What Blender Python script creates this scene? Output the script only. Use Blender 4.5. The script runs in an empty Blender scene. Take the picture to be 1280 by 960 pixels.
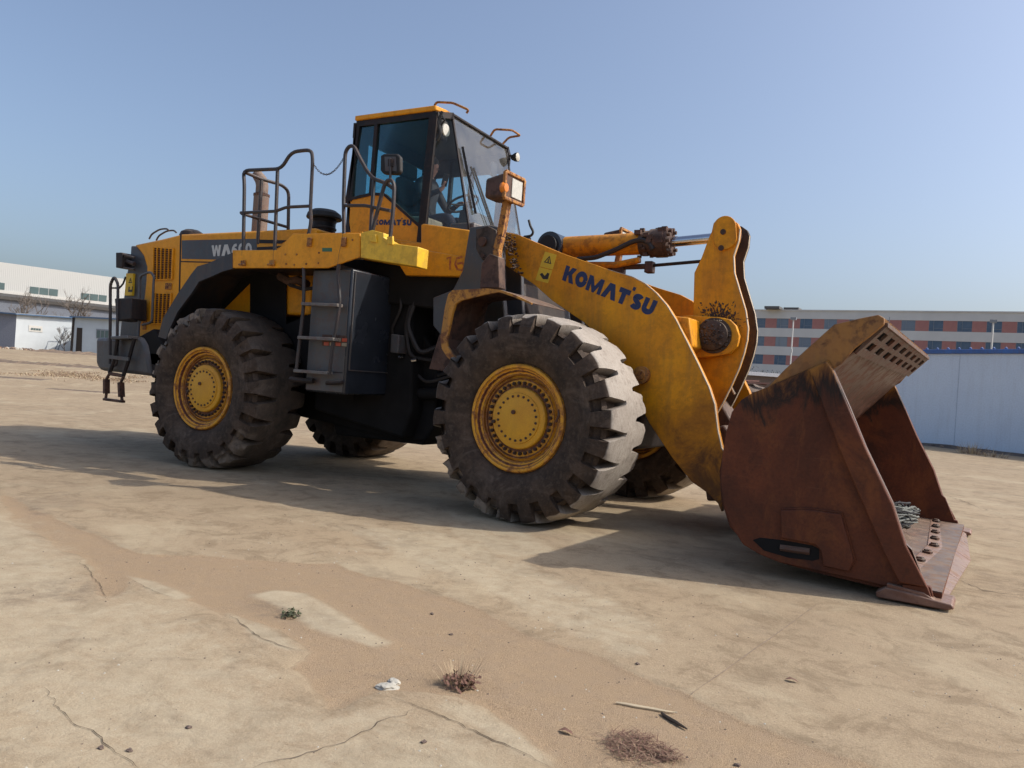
import bpy, bmesh, math, random
import numpy as np
from mathutils import Vector, Matrix, noise
random.seed(7); np.random.seed(7)
SC = bpy.context.scene
COL = SC.collection
PI = math.pi

# ---------------------------------------------------------------- camera, light, exposure
YAW, PITCH, ROLL = -0.49988, -0.00258, 0.06823
CAM = Vector((7.76126, -8.12403, 1.29236))
fwd = Vector((math.sin(YAW)*math.cos(PITCH), math.cos(YAW)*math.cos(PITCH), math.sin(PITCH)))
rt0 = Vector((math.cos(YAW), -math.sin(YAW), 0)); up0 = rt0.cross(fwd)
rt = rt0*math.cos(ROLL)+up0*math.sin(ROLL); up = -rt0*math.sin(ROLL)+up0*math.cos(ROLL)
cd = bpy.data.cameras.new('camera'); cam = bpy.data.objects.new('camera', cd); COL.objects.link(cam)
cd.lens = 27.30514; cd.sensor_width = 36; cd.clip_start = .05; cd.clip_end = 4000
M = Matrix((rt, up, -fwd)).transposed().to_4x4(); M.translation = CAM
cam.matrix_world = M; SC.camera = cam

SUN_AZ, SUN_EL = 24.5, 41.5          # azimuth counter-clockwise from +X
W = bpy.data.worlds.new('World'); SC.world = W; W.use_nodes = True
nt = W.node_tree; bg = nt.nodes['Background']
sky = nt.nodes.new('ShaderNodeTexSky'); sky.sky_type = 'NISHITA'; sky.sun_disc = False
sky.sun_elevation = math.radians(SUN_EL); sky.sun_rotation = math.radians(90-SUN_AZ)
sky.altitude = 50; sky.air_density = 1.0; sky.dust_density = 4.6; sky.ozone_density = 4.0
hs = nt.nodes.new('ShaderNodeHueSaturation'); hs.inputs['Saturation'].default_value = .88; nt.links.new(sky.outputs[0], hs.inputs['Color']); nt.links.new(hs.outputs[0], bg.inputs[0]); bg.inputs[1].default_value = 0.15
sd = bpy.data.lights.new('sun', 'SUN'); sun = bpy.data.objects.new('sun', sd); COL.objects.link(sun)
sd.energy = 2.8; sd.angle = math.radians(.53); sd.color = (1, .93, .83)
sdir = Vector((math.cos(math.radians(SUN_AZ))*math.cos(math.radians(SUN_EL)), math.sin(math.radians(SUN_AZ))*math.cos(math.radians(SUN_EL)), math.sin(math.radians(SUN_EL))))
sun.rotation_euler = sdir.to_track_quat('Z', 'Y').to_euler()
SC.view_settings.view_transform = 'Standard'; SC.view_settings.look = 'None'
SC.view_settings.exposure = 0.34; SC.view_settings.gamma = 1; SC.view_settings.use_curve_mapping = False
SC.cycles.max_bounces = 8; SC.cycles.transparent_max_bounces = 12

# ---------------------------------------------------------------- materials
def lin(c):
    c = c.lstrip('#'); o = []
    for i in (0, 2, 4):
        v = int(c[i:i+2], 16)/255; o.append(v/12.92 if v <= .04045 else ((v+.055)/1.055)**2.4)
    return tuple(o)+(1,)
class NT:
    def __init__(s, name):
        s.m = bpy.data.materials.new(name); s.m.use_nodes = True; s.t = s.m.node_tree; s.b = s.t.nodes['Principled BSDF']
        s.co = s.t.nodes.new('ShaderNodeTexCoord').outputs['Object']
    def n(s, k, **kw):
        x = s.t.nodes.new('ShaderNode'+k)
        for a, v in kw.items(): setattr(x, a, v)
        return x
    def l(s, a, b): s.t.links.new(a, b)
    def noise(s, sc, det=4, rough=.6, vec=None, dist=0):
        x = s.n('TexNoise'); x.inputs['Scale'].default_value = sc; x.inputs['Detail'].default_value = det; x.inputs['Roughness'].default_value = rough
        x.inputs['Distortion'].default_value = dist; s.l(vec or s.co, x.inputs['Vector']); return x.outputs['Fac']
    def stretch(s, v):
        x = s.n('Mapping'); x.inputs['Scale'].default_value = v; s.l(s.co, x.inputs['Vector']); return x.outputs[0]
    def ramp(s, f, a, b, lo=0., hi=1.):
        x = s.n('MapRange'); x.inputs['From Min'].default_value = a; x.inputs['From Max'].default_value = b
        x.inputs['To Min'].default_value = lo; x.inputs['To Max'].default_value = hi; s.l(f, x.inputs['Value']); return x.outputs[0]
    def mix(s, f, a, b, mode='MIX'):
        x = s.n('Mix', data_type='RGBA', blend_type=mode)
        for i, v in ((0, f), (6, a), (7, b)):
            if isinstance(v, (int, float)): x.inputs[i].default_value = v
            elif isinstance(v, tuple): x.inputs[i].default_value = v
            else: s.l(v, x.inputs[i])
        return x.outputs[2]
    def math(s, op, a, b=0.):
        x = s.n('Math', operation=op)
        for i, v in enumerate((a, b)):
            if isinstance(v, (int, float)): x.inputs[i].default_value = v
            else: s.l(v, x.inputs[i])
        return x.outputs[0]
    def bump(s, h, st, dist=.01):
        x = s.n('Bump'); x.inputs['Strength'].default_value = st; x.inputs['Distance'].default_value = dist
        s.l(h, x.inputs['Height']); s.l(x.outputs[0], s.b.inputs['Normal'])
    def base(s, c):
        if isinstance(c, tuple): s.b.inputs['Base Color'].default_value = c
        else: s.l(c, s.b.inputs['Base Color'])
    def set(s, rough=None, metal=None, spec=None):
        for k, v in (('Roughness', rough), ('Metallic', metal), ('Specular IOR Level', spec)):
            if v is None: continue
            if isinstance(v, (int, float)): s.b.inputs[k].default_value = v
            else: s.l(v, s.b.inputs[k])

def paint(name, col, col2=None, rust=.3, dust=.25, rustc=(.09, .032, .015, 1), rough=.42, sc=1.0, streak=.3, spec=.5, zgrime=None):
    """worn machine paint: tone drift, vertical dirt streaks, rust in blotches and on edges"""
    s = NT(name); col2 = col2 or tuple(c*.72 for c in col[:3])+(1,)
    a = s.noise(1.3*sc, 5, .6); c = s.mix(s.ramp(a, .35, .68), col, col2)
    st = s.noise(3*sc, 5, .65, s.stretch((3, 3, .35)))
    c = s.mix(s.math('MULTIPLY', s.ramp(st, .48, .75), streak), c, (.13, .085, .05, 1))
    fine = s.noise(38*sc, 3, .7)
    c = s.mix(s.ramp(fine, .40, .80, 0, .16), c, (.12, .06, .03, 1))
    g = s.n('NewGeometry'); pt = s.ramp(g.outputs['Pointiness'], .51, .57)
    nb = s.noise(5*sc, 8, .72, dist=.4); lim = .70-.20*rust
    bl = s.ramp(nb, lim, lim+.13)
    ed = s.math('MULTIPLY', pt, s.ramp(s.noise(9*sc, 4, .7), .48, .6)); 
    m = s.math('MAXIMUM', s.math('MULTIPLY', bl, min(1, .35+rust)), s.math('MULTIPLY', ed, min(1., rust*2)))
    rc = s.mix(s.noise(22, 3), rustc, tuple(v*1.9 for v in rustc[:3])+(1,))
    c = s.mix(m, c, rc)
    if zgrime:   # rust-brown wear where the arm works in spoil, lowest end first
        sz = s.n('SeparateXYZ'); s.l(s.co, sz.inputs[0]); zz = s.math('ADD', s.ramp(sz.outputs[2], zgrime[0], zgrime[1], .30, -.30), s.noise(2.6, 7, .72, dist=.6))
        c = s.mix(s.ramp(zz, .42, .78, 0, .85), c, (.20, .075, .02, 1)); c = s.mix(s.ramp(zz, .66, .80, 0, .6), c, (.06, .03, .018, 1))
    # dust settles on upward faces
    sx = s.n('SeparateXYZ'); s.l(g.outputs['Normal'], sx.inputs[0])
    du = s.math('MULTIPLY', s.ramp(sx.outputs[2], .2, .95), s.ramp(s.noise(6*sc, 5), .3, .65, .3, 1))
    c = s.mix(s.math('MULTIPLY', du, dust*1.8 if dust < .5 else .9), c, (.33, .26, .19, 1))
    sp = s.noise(12*sc, 7, .8, dist=.3); c = s.mix(s.ramp(sp, .60, .70, 0, .35*min(1., dust*3)), c, (.24, .17, .11, 1))
    s.base(c); s.set(rough=s.math('ADD', s.ramp(m, 0, 1, rough, .85), s.ramp(fine, .3, .7, -.05, .1)), spec=spec)
    s.bump(s.math('ADD', s.math('MULTIPLY', nb, .5), s.math('MULTIPLY', fine, .35)), .25, .004)
    return s.m

def plain0(name, c, rough):
    s = NT(name); n = s.noise(4, 5); s.base(s.mix(s.ramp(n, .3, .7), c, tuple(v*.7 for v in c[:3])+(1,))); s.set(rough=s.ramp(s.noise(1.5, 4), .35, .7, rough, rough+.12), spec=.1 if rough > .5 else .5); return s.m
def bucket_mat(name, zp):
    """layered: oily black, red rust, tan scour, remains of yellow paint high up"""
    s = NT(name); A = s.noise(.9, 6, .62, s.stretch((1, 1, .8)), 1.3); B = s.noise(2.3, 7, .7, s.stretch((1.2, 1.2, .55)), .9); C = s.noise(9, 6, .75, dist=.5); D = s.noise(46, 4, .7)
    c = s.mix(s.ramp(A, .36, .64), (.150, .044, .020, 1), (.075, .026, .015, 1))
    c = s.mix(s.ramp(B, .50, .66, 0, .85), c, (.19, .062, .022, 1))
    c = s.mix(s.ramp(s.noise(1.6, 6, .7, dist=1.6), .54, .72, 0, .6), c, (.026, .016, .013, 1))
    c = s.mix(s.ramp(C, .55, .78, 0, .35), c, (.17, .07, .04, 1)); c = s.mix(s.ramp(D, .45, .8, 0, .4), c, (.02, .014, .012, 1))
    sc_ = s.noise(4, 3, .55, s.stretch((1.2, 1.2, 16))); c = s.mix(s.ramp(sc_, .62, .74, 0, .12), c, (.24, .11, .07, 1))
    if zp:
        sx = s.n('SeparateXYZ'); s.l(s.co, sx.inputs[0]); z = s.math('ADD', s.ramp(sx.outputs[2], .95, 1.6, -.28, .22), B)
        c = s.mix(s.ramp(z, .56, .70, 0, .85), c, (.30, .14, .03, 1))
        c = s.mix(s.math('MULTIPLY', s.ramp(z, .44, .54), s.ramp(z, .66, .54)), c, (.022, .016, .014, 1))
    s.base(c); s.set(rough=s.ramp(C, .3, .7, .45, .72), spec=.22); s.bump(s.math('ADD', B, s.math('MULTIPLY', D, .25)), .3, .01); return s.m
Y1 = (.86, .365, .012, 1)
M_yellow = paint('yellow_paint', Y1, (.76, .30, .012, 1), rust=.10, dust=.18, streak=.14, spec=.3)
M_boom = paint('boom_paint', (.86, .36, .010, 1), (.68, .245, .010, 1), rust=.24, dust=.12, streak=.42, spec=.25, zgrime=(.3, 2.1))
M_bright = paint('bright_yellow_paint', (.86, .55, .03, 1), (.80, .47, .03, 1), rust=.12, dust=.1, streak=.35, rustc=(.14, .05, .02, 1))
M_flange = paint('fender_paint', (.56, .26, .03, 1), (.40, .17, .03, 1), rust=.42, dust=.3, rough=.6, sc=1.0, rustc=(.085, .032, .02, 1), streak=.6)
M_wheel = paint('wheel_yellow', (.62, .31, .022, 1), (.50, .20, .02, 1), rust=.8, dust=.1, rustc=(.09, .026, .015, 1), sc=3.2, streak=.15, rough=.55)
M_hub = paint('hub_yellow', (.70, .36, .018, 1), (.60, .28, .018, 1), rust=.14, dust=.1, sc=2, streak=.1, rough=.5)
M_grey = paint('charcoal_paint', (.062, .070, .082, 1), (.045, .051, .06, 1), rust=.06, dust=.35, rough=.38, streak=.25)
M_lgrey = paint('grey_paint', (.085, .09, .095, 1), (.06, .063, .068, 1), rust=.12, dust=.3, rough=.4, streak=.35)
M_navy = plain0('navy_black_paint', (.028, .033, .043, 1), .2)
M_under = plain0('underbody_black', (.020, .019, .019, 1), .7)
M_black = paint('black_frame_paint', (.016, .016, .019, 1), (.010, .010, .012, 1), rust=.04, dust=.18, spec=.25, rough=.5, streak=.2)
M_rail = paint('rail_paint', (.022, .023, .028, 1), (.035, .032, .034, 1), rust=.10, dust=.15, rough=.45)
M_ladder = paint('ladder_paint', (.12, .12, .12, 1), (.16, .145, .13, 1), rust=.2, dust=.4, rough=.5)
M_rusty = paint('rusty_yellow', (.50, .22, .03, 1), (.34, .13, .025, 1), rust=.55, dust=.25, rough=.6, sc=2.6, rustc=(.075, .026, .016, 1), streak=.7)
M_rust = paint('rusted_steel', (.11, .045, .026, 1), (.055, .026, .018, 1), rust=.6, dust=.22, rough=.62, rustc=(.035, .02, .016, 1), streak=.6)
M_buck = bucket_mat('bucket_rust', True)
M_buck2 = bucket_mat('bucket_rust_inside', False)
M_guard = paint('spill_guard_paint', (.36, .165, .03, 1), (.25, .11, .035, 1), rust=.6, dust=.2, rough=.55, rustc=(.05, .022, .015, 1), streak=.5)
M_lipm = paint('lip_steel', (.115, .072, .052, 1), (.075, .046, .034, 1), rust=.4, dust=.2, rough=.6, streak=.4)
M_inner = paint('worn_steel', (.10, .050, .034, 1), (.055, .030, .023, 1), rust=.4, dust=.25, rough=.42, streak=.7)
M_edge = paint('polished_edge_steel', (.25, .125, .085, 1), (.15, .075, .052, 1), rust=.35, dust=.25, rough=.38, streak=.3)
M_bolt = paint('dark_bolt', (.045, .025, .018, 1), rust=.3, dust=.2, rough=.6)
M_stack = paint('burnt_stack', (.20, .15, .12, 1), (.14, .11, .095, 1), rust=.15, dust=.2, rough=.7)
def plain(name, c, rough=.5, metal=0, var=.25, sc=12):
    s = NT(name); n = s.noise(sc, 4)
    s.base(s.mix(s.ramp(n, .3, .7), c, tuple(v*(1-var) for v in c[:3])+(1,))); s.set(rough=rough, metal=metal)
    s.bump(s.noise(60, 3), .15, .002); return s.m
M_chrome = plain('chrome_rod', (.62, .62, .64, 1), .12, 1, .15)
M_litedge = plain('sunlit_edge_tone', (.50, .40, .28, 1), .5, 0, .2)  # pale tone for the painted-in sunlit plate edges
M_logo = plain('navy_decal', (.012, .025, .10, 1), .4, 0, .3)
M_white = plain('white_decal', (.62, .60, .55, 1), .5, 0, .15)
M_redp = NT('red_spray')
_n = M_redp.noise(28, 5, .7); M_redp.base(M_redp.mix(M_redp.ramp(_n, .42, .56), (.36, .05, .02, 1), (.50, .17, .022, 1))); M_redp.set(rough=.6); M_redp = M_redp.m
M_sign = plain('sign_yellow', (.80, .50, .02, 1), .45, 0, .15)
M_ink = plain('sign_ink', (.03, .02, .015, 1), .5)
M_rubber = plain('black_rubber', (.018, .017, .017, 1), .7)
M_hose = plain('hydraulic_hose', (.03, .025, .024, 1), .6)
M_lens = plain('lamp_lens', (.55, .53, .46, 1), .12, 0, .2, 40)
M_amber = plain('amber_lens', (.75, .22, .015, 1), .2)
M_refl = plain('reflector_red', (.55, .10, .05, 1), .3)
M_skin = plain('skin', (.50, .24, .17, 1), .55); M_cloth = plain('jacket_cloth', (.035, .035, .04, 1), .85)
M_seat = plain('seat_fabric', (.035, .05, .055, 1), .85); M_cream = plain('cream_trim', (.36, .31, .22, 1), .7)
M_trous = plain('trouser_cloth', (.04, .045, .07, 1), .9); M_hair = plain('dark_hair', (.03, .022, .018, 1), .8); M_lining = plain('cab_lining', (.028, .032, .042, 1), .8)
M_green = plain('green_plate', (.05, .16, .08, 1), .5)
def rubber():
    s = NT('tyre_rubber'); st = s.noise(5, 6, .7); a = s.noise(22, 5, .7)
    c = s.mix(s.ramp(st, .32, .68), (.028, .020, .015, 1), (.082, .054, .037, 1))
    c = s.mix(s.ramp(a, .5, .8, 0, .5), c, (.17, .125, .095, 1))
    md = s.n('Attribute', attribute_name='mud').outputs['Fac']; c = s.mix(s.math('MULTIPLY', md, s.ramp(st, .35, .6, .2, .9)), c, (.30, .24, .185, 1))
    sm = s.noise(2.2, 6, .75, dist=1.2); c = s.mix(s.ramp(sm, .52, .72, 0, .55), c, (.20, .15, .115, 1)); c = s.mix(s.ramp(s.noise(3.4, 6, .7, dist=.8), .55, .7, 0, .7), c, (.022, .018, .016, 1))
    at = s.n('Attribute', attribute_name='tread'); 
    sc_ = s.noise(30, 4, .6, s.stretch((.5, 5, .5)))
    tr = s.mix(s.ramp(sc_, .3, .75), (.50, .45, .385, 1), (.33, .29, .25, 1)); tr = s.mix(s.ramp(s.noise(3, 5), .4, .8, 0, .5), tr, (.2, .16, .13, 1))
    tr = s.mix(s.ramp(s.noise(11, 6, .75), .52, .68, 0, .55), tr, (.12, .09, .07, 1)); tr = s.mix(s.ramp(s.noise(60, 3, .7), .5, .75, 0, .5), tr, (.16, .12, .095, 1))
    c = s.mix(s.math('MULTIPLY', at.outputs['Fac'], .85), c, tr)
    s.base(c); s.set(rough=.78, spec=.3)
    s.bump(s.math('ADD', s.math('MULTIPLY', st, .6), s.math('MULTIPLY', a, .6)), .6, .012); return s.m
M_tyre = rubber()
def wheel_mat():
    s = NT('wheel_yellow'); sx = s.n('SeparateXYZ'); s.l(s.co, sx.inputs[0])
    r = s.math('SQRT', s.math('ADD', s.math('MULTIPLY', sx.outputs[0], sx.outputs[0]), s.math('MULTIPLY', sx.outputs[2], sx.outputs[2])))
    n = s.noise(7, 6, .75, dist=.6); n2 = s.noise(26, 4, .7); rn = s.math('ADD', r, s.ramp(n2, .2, .8, -.006, .006))
    c = s.mix(s.ramp(n, .35, .65), (.68, .35, .020, 1), (.62, .25, .018, 1))
    m = None
    for a, w, k in ((.300, .020, .95), (.365, .014, .9), (.399, .008, .75), (.410, .006, .9), (.437, .009, 1.), (.463, .006, .75), (.502, .006, .7)):
        b_ = s.math('MULTIPLY', s.ramp(s.math('ABSOLUTE', s.math('SUBTRACT', rn, a)), w*.45, w, 1, 0), s.ramp(n, .26, .46, .45*k, k)); m = b_ if m is None else s.math('MAXIMUM', m, b_)
    m = s.math('MAXIMUM', m, s.math('MULTIPLY', s.ramp(n, .52, .64), .85))
    c = s.mix(m, c, s.mix(s.ramp(n2, .3, .7), (.055, .018, .012, 1), (.16, .045, .022, 1)))
    c = s.mix(s.math('MULTIPLY', s.ramp(s.noise(16, 5, .7), .54, .70), .45), c, (.60, .30, .16, 1))
    s.base(c); s.set(rough=.6); s.bump(s.math('ADD', n, s.math('MULTIPLY', n2, .4)), .4, .004); return s.m
M_wheel = wheel_mat()
def glass(name, tint, gl=.5, dirt=.06):
    s = NT(name); t = s.t; tr = s.n('BsdfTransparent'); tr.inputs[0].default_value = tint
    g = s.n('BsdfGlossy'); g.inputs['Roughness'].default_value = .03; g.inputs[0].default_value = (.9, .95, 1, 1)
    d = s.n('BsdfDiffuse'); d.inputs[0].default_value = (.35, .33, .3, 1)
    fr = s.n('Fresnel'); fr.inputs[0].default_value = 1.5
    mx = s.n('MixShader'); s.l(s.math('MULTIPLY', fr.outputs[0], gl*2), mx.inputs[0]); s.l(tr.outputs[0], mx.inputs[1]); s.l(g.outputs[0], mx.inputs[2])
    m2 = s.n('MixShader'); s.l(s.ramp(s.noise(3, 5), .35, .75, dirt*.3, dirt*2), m2.inputs[0]); s.l(mx.outputs[0], m2.inputs[1]); s.l(d.outputs[0], m2.inputs[2])
    s.l(m2.outputs[0], t.nodes['Material Output'].inputs[0]); return s.m
M_glass = glass('tinted_cab_glass', (.60, .80, .84, 1), .07, .012)
M_clear = glass('windscreen_glass', (.84, .89, .90, 1), .8, .13)  # heavier diffuse film paints in the pale grey reflection on the screen
M_corner = glass('corner_glass', (.80, .86, .88, 1), .35, .04)
M_wglass = plain('building_glass', (.05, .09, .13, 1), .12, 0, .3, .4)

# ---------------------------------------------------------------- mesh helpers
class MB:
    def __init__(s): s.v = []; s.f = []; s.m = []
    def add(s, vs, fs, m=0):
        b = len(s.v); s.v += [tuple(v) for v in vs]; s.f += [tuple(b+i for i in f) for f in fs]; s.m += [m]*len(fs); return s
    def box(s, x0, x1, y0, y1, z0, z1, m=0):
        return s.add([(x, y, z) for z in (z0, z1) for y in (y0, y1) for x in (x0, x1)], [(0, 2, 3, 1), (4, 5, 7, 6), (0, 1, 5, 4), (2, 6, 7, 3), (0, 4, 6, 2), (1, 3, 7, 5)], m)
    def ext(s, poly, a, b, fn, m=0, me=None):
        A = sum(poly[i][0]*poly[(i+1) % len(poly)][1]-poly[(i+1) % len(poly)][0]*poly[i][1] for i in range(len(poly)))
        if A < 0: poly = poly[::-1]
        n = len(poly); vs = [fn(p, a) for p in poly]+[fn(p, b) for p in poly]
        s.add(vs, [tuple(range(n)), tuple(range(2*n-1, n-1, -1))], m)
        bb = len(s.v)-2*n
        for i in range(n):
            j = (i+1) % n; s.f.append((bb+i, bb+n+i, bb+n+j, bb+j)); s.m.append(m if me is None else me)
        return s
    def xz(s, poly, y0, y1, m=0, me=None): return s.ext(poly, y0, y1, lambda p, t: (p[0], t, p[1]), m, me)
    def yz(s, poly, x0, x1, m=0, me=None): return s.ext(poly, x0, x1, lambda p, t: (t, p[0], p[1]), m, me)
    def xy(s, poly, z0, z1, m=0, me=None): return s.ext(poly, z0, z1, lambda p, t: (p[0], p[1], t), m, me)
    def tube(s, pts, r, seg=8, m=0, rnd=0):
        P = [Vector(p) for p in pts]
        if rnd and len(P) > 2:
            Q = [P[0]]
            for i in range(1, len(P)-1):
                a, b, c = P[i-1], P[i], P[i+1]; d1 = min(rnd, (a-b).length*.45); d2 = min(rnd, (c-b).length*.45)
                p, q = b+(a-b).normalized()*d1, b+(c-b).normalized()*d2
                for k in range(5):
                    t = k/4; Q.append(p*(1-t)**2+b*2*t*(1-t)+q*t*t)
            Q.append(P[-1]); P = Q
        n = len(P); T = [(P[min(i+1, n-1)]-P[max(i-1, 0)]).normalized() for i in range(n)]
        u = T[0].orthogonal().normalized(); base = len(s.v)
        for i in range(n):
            u = (u-T[i]*u.dot(T[i])).normalized(); w = T[i].cross(u)
            rr = r[i] if isinstance(r, (list, tuple)) else r
            for k in range(seg):
                a = 2*PI*k/seg; s.v.append(tuple(P[i]+(u*math.cos(a)+w*math.sin(a))*rr))
        for i in range(n-1):
            for k in range(seg):
                a = base+i*seg+k; b = base+i*seg+(k+1) % seg; s.f.append((a, b, b+seg, a+seg)); s.m.append(m)
        s.f.append(tuple(base+k for k in range(seg-1, -1, -1))); s.m.append(m)
        s.f.append(tuple(base+(n-1)*seg+k for k in range(seg))); s.m.append(m)
        return s
    def lathe(s, prof, o, axis='y', seg=32, m=0):
        """prof: list of (radius, offset along axis)"""
        base = len(s.v); o = Vector(o)
        for r, t in prof:
            for k in range(seg):
                a = 2*PI*k/seg; c, d = r*math.cos(a), r*math.sin(a)
                s.v.append(tuple(o+(Vector((c, t, d)) if axis == 'y' else Vector((c, d, t)) if axis == 'z' else Vector((t, c, d)))))
        for i in range(len(prof)-1):
            for k in range(seg):
                a = base+i*seg+k; b = base+i*seg+(k+1) % seg; s.f.append((a, b, b+seg, a+seg)); s.m.append(m)
        s.f.append(tuple(base+k for k in range(seg))); s.m.append(m)
        s.f.append(tuple(base+(len(prof)-1)*seg+k for k in range(seg-1, -1, -1))); s.m.append(m)
        return s
    def cyl(s, p0, p1, r, seg=16, m=0): return s.tube([p0, p1], r, seg, m)
    def quad(s, a, b, c, d, m=0): return s.add([a, b, c, d], [(0, 1, 2, 3)], m)
    def bar(s, a, b, w, h, m=0, upv=(0, 0, 1)):
        a, b = Vector(a), Vector(b); t = (b-a).normalized(); u = t.cross(Vector(upv))
        if u.length < 1e-4: u = t.cross(Vector((1, 0, 0)))
        u.normalize(); v = u.cross(t); u = u*w/2; v = v*h/2
        return s.add([a-u-v, a+u-v, a+u+v, a-u+v, b-u-v, b+u-v, b+u+v, b-u+v], [(0, 1, 2, 3), (7, 6, 5, 4), (0, 4, 5, 1), (1, 5, 6, 2), (2, 6, 7, 3), (3, 7, 4, 0)], m)
    def mesh(s, name, mats, sharp=32):
        me = bpy.data.meshes.new(name); me.from_pydata(s.v, [], s.f)
        for m in (mats if isinstance(mats, (list, tuple)) else [mats]): me.materials.append(m)
        me.polygons.foreach_set('material_index', s.m); me.polygons.foreach_set('use_smooth', [True]*len(s.f))
        bm = bmesh.new(); bm.from_mesh(me); bmesh.ops.recalc_face_normals(bm, faces=bm.faces); bm.to_mesh(me); bm.free()
        if sharp: me.set_sharp_from_angle(angle=math.radians(sharp))
        me.update(); return me
    def build(s, name, mats, parent=None, frame=None, bev=0, label=None, sharp=32):
        o = bpy.data.objects.new(name, s.mesh(name, mats, sharp)); COL.objects.link(o)
        return fin(o, parent, frame, bev, label)
JX, ART = 2.25, -0.06170
def fin(o, parent=None, frame=None, bev=0, label=None):
    if parent: o.parent = parent
    if frame == 'F':
        o.location = (JX-JX*math.cos(ART), -JX*math.sin(ART), 0); o.rotation_euler = (0, 0, ART)
    if bev:
        b = o.modifiers.new('bevel', 'BEVEL'); b.width = bev; b.segments = 2; b.limit_method = 'ANGLE'; b.angle_limit = math.radians(35); b.use_clamp_overlap = True
    if label: o['label'] = label
    return o
def tag(o, label=None, cat=None, group=None, kind=None):
    for k, v in (('label', label), ('category', cat), ('group', group), ('kind', kind)):
        if v: o[k] = v
    return o
def empty(name, loc=(0, 0, 0), rz=0, label=None, cat=None, group=None):
    o = bpy.data.objects.new(name, None); COL.objects.link(o); o.location = loc; o.rotation_euler = (0, 0, rz); o.empty_display_size = .2
    return tag(o, label, cat, group)
def inst(name, me, parent, loc=(0, 0, 0), rz=0, scale=(1, 1, 1)):
    o = bpy.data.objects.new(name, me); COL.objects.link(o); o.parent = parent; o.location = loc; o.rotation_euler = (0, 0, rz); o.scale = scale; return o
def mir(poly): return poly

# thick lettering: outlines and stroked centre lines in a unit cell
def arc(cx, cy, rx, ry, a0, a1, n=10): return [(cx+rx*math.cos(math.radians(a0+(a1-a0)*i/n)), cy+ry*math.sin(math.radians(a0+(a1-a0)*i/n))) for i in range(n+1)]
def stroke(path, w):
    L, R = [], []
    n = len(path)
    for i in range(n):
        a, b = Vector(path[max(i-1, 0)]), Vector(path[min(i+1, n-1)]); t = (b-a).normalized(); q = Vector((-t.y, t.x))*w/2; p = Vector(path[i])
        L.append(tuple(p+q)); R.append(tuple(p-q))
    return [[L[i], L[i+1], R[i+1], R[i]] for i in range(n-1)]
GL = {
 'K': ([[(0, 0), (.36, 0), (.36, 1), (0, 1)], [(.36, .36), (.42, .46), (.62, 0), (1.05, 0), (.72, .55), (1.0, 1), (.60, 1), (.36, .62)]], 1.02),
 'O': (stroke(arc(.5, .5, .35, .35, 0, 360, 20), .34), 1.0),
 'M': ([[(0, 0), (.3, 0), (.3, .5), (0, 1)], [(0, 1), (.3, .5), (.58, 0), (.66, 0), (.66, .42), (.32, 1)], [(.66, .42), (.66, 0), (.74, 0), (1.02, .5), (1.32, 1), (1.0, 1)], [(1.02, .5), (1.02, 0), (1.32, 0), (1.32, 1)]], 1.36),
 'A': ([[(-.06, 0), (.34, 0), (.58, .56), (.58, 1), (.36, 1)], [(.58, .56), (.82, 0), (1.22, 0), (.80, 1), (.58, 1)]], 1.16),
 'T': ([[(0, .68), (.92, .68), (.92, 1), (0, 1)], [(.27, 0), (.64, 0), (.64, .68), (.27, .68)]], .86),
 "'": ([[(0, 1.06), (.22, 1.06), (.22, 1.3), (0, 1.3)]], .14),
 'S': (stroke(arc(.46, .70, .26, .15, 20, 200, 10)+arc(.44, .30, .28, .15, 20, -160, 10), .33), .88),
 'U': (stroke([(.17, 1), (.17, .4)]+arc(.48, .38, .31, .22, 180, 360, 10)+[(.79, .4), (.79, 1)], .35), 1.0),
 'W': ([[(0, 1), (.24, 0), (.5, 0), (.30, 1)], [(.5, 0), (.24, 0), (.56, 1), (.74, 1)], [(.56, 1), (.74, 1), (1.06, 0), (.8, 0)], [(.8, 0), (1.06, 0), (1.3, 1), (1.0, 1)]], 1.3),
 '6': (stroke(arc(.42, .33, .26, .21, 0, 360, 14), .24)+stroke([(.17, .36), (.26, .66), (.46, .86), (.72, .9)], .24), .84),
 '0': (stroke(arc(.42, .5, .28, .38, 0, 360, 16), .25), .84),
 '1': ([[(.25, 0), (.5, 0), (.5, 1), (.3, 1)], [(.1, .7), (.3, .75), (.3, 1)]], .7),
}
def letters(mb, text, c, Y, th=.003, gap=.10, m=0):
    """c: the four corners (x, z) of the line of text: lower left, lower right, upper right, upper left"""
    tot = sum(GL[k][1] for k in text)+gap*(len(text)-1); u = 0; e = 0
    for k in text:
        for poly in GL[k][0]:
            q = []
            for a, b in poly:
                s = (u+a)/tot; p = [(1-s)*(1-b)*c[0][i]+s*(1-b)*c[1][i]+s*b*c[2][i]+(1-s)*b*c[3][i] for i in (0, 1)]; q.append(p)
            mb.xz(q, Y, Y-th-e, m); e = (e+.00013) % .0015
        u += GL[k][1]+gap

# ================================================================ THE WHEEL LOADER
LD = empty('wheel_loader', (0, 0, 0), 0, 'large worn yellow wheel loader with rusty bucket lowered on the concrete yard', 'wheel loader')

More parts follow.
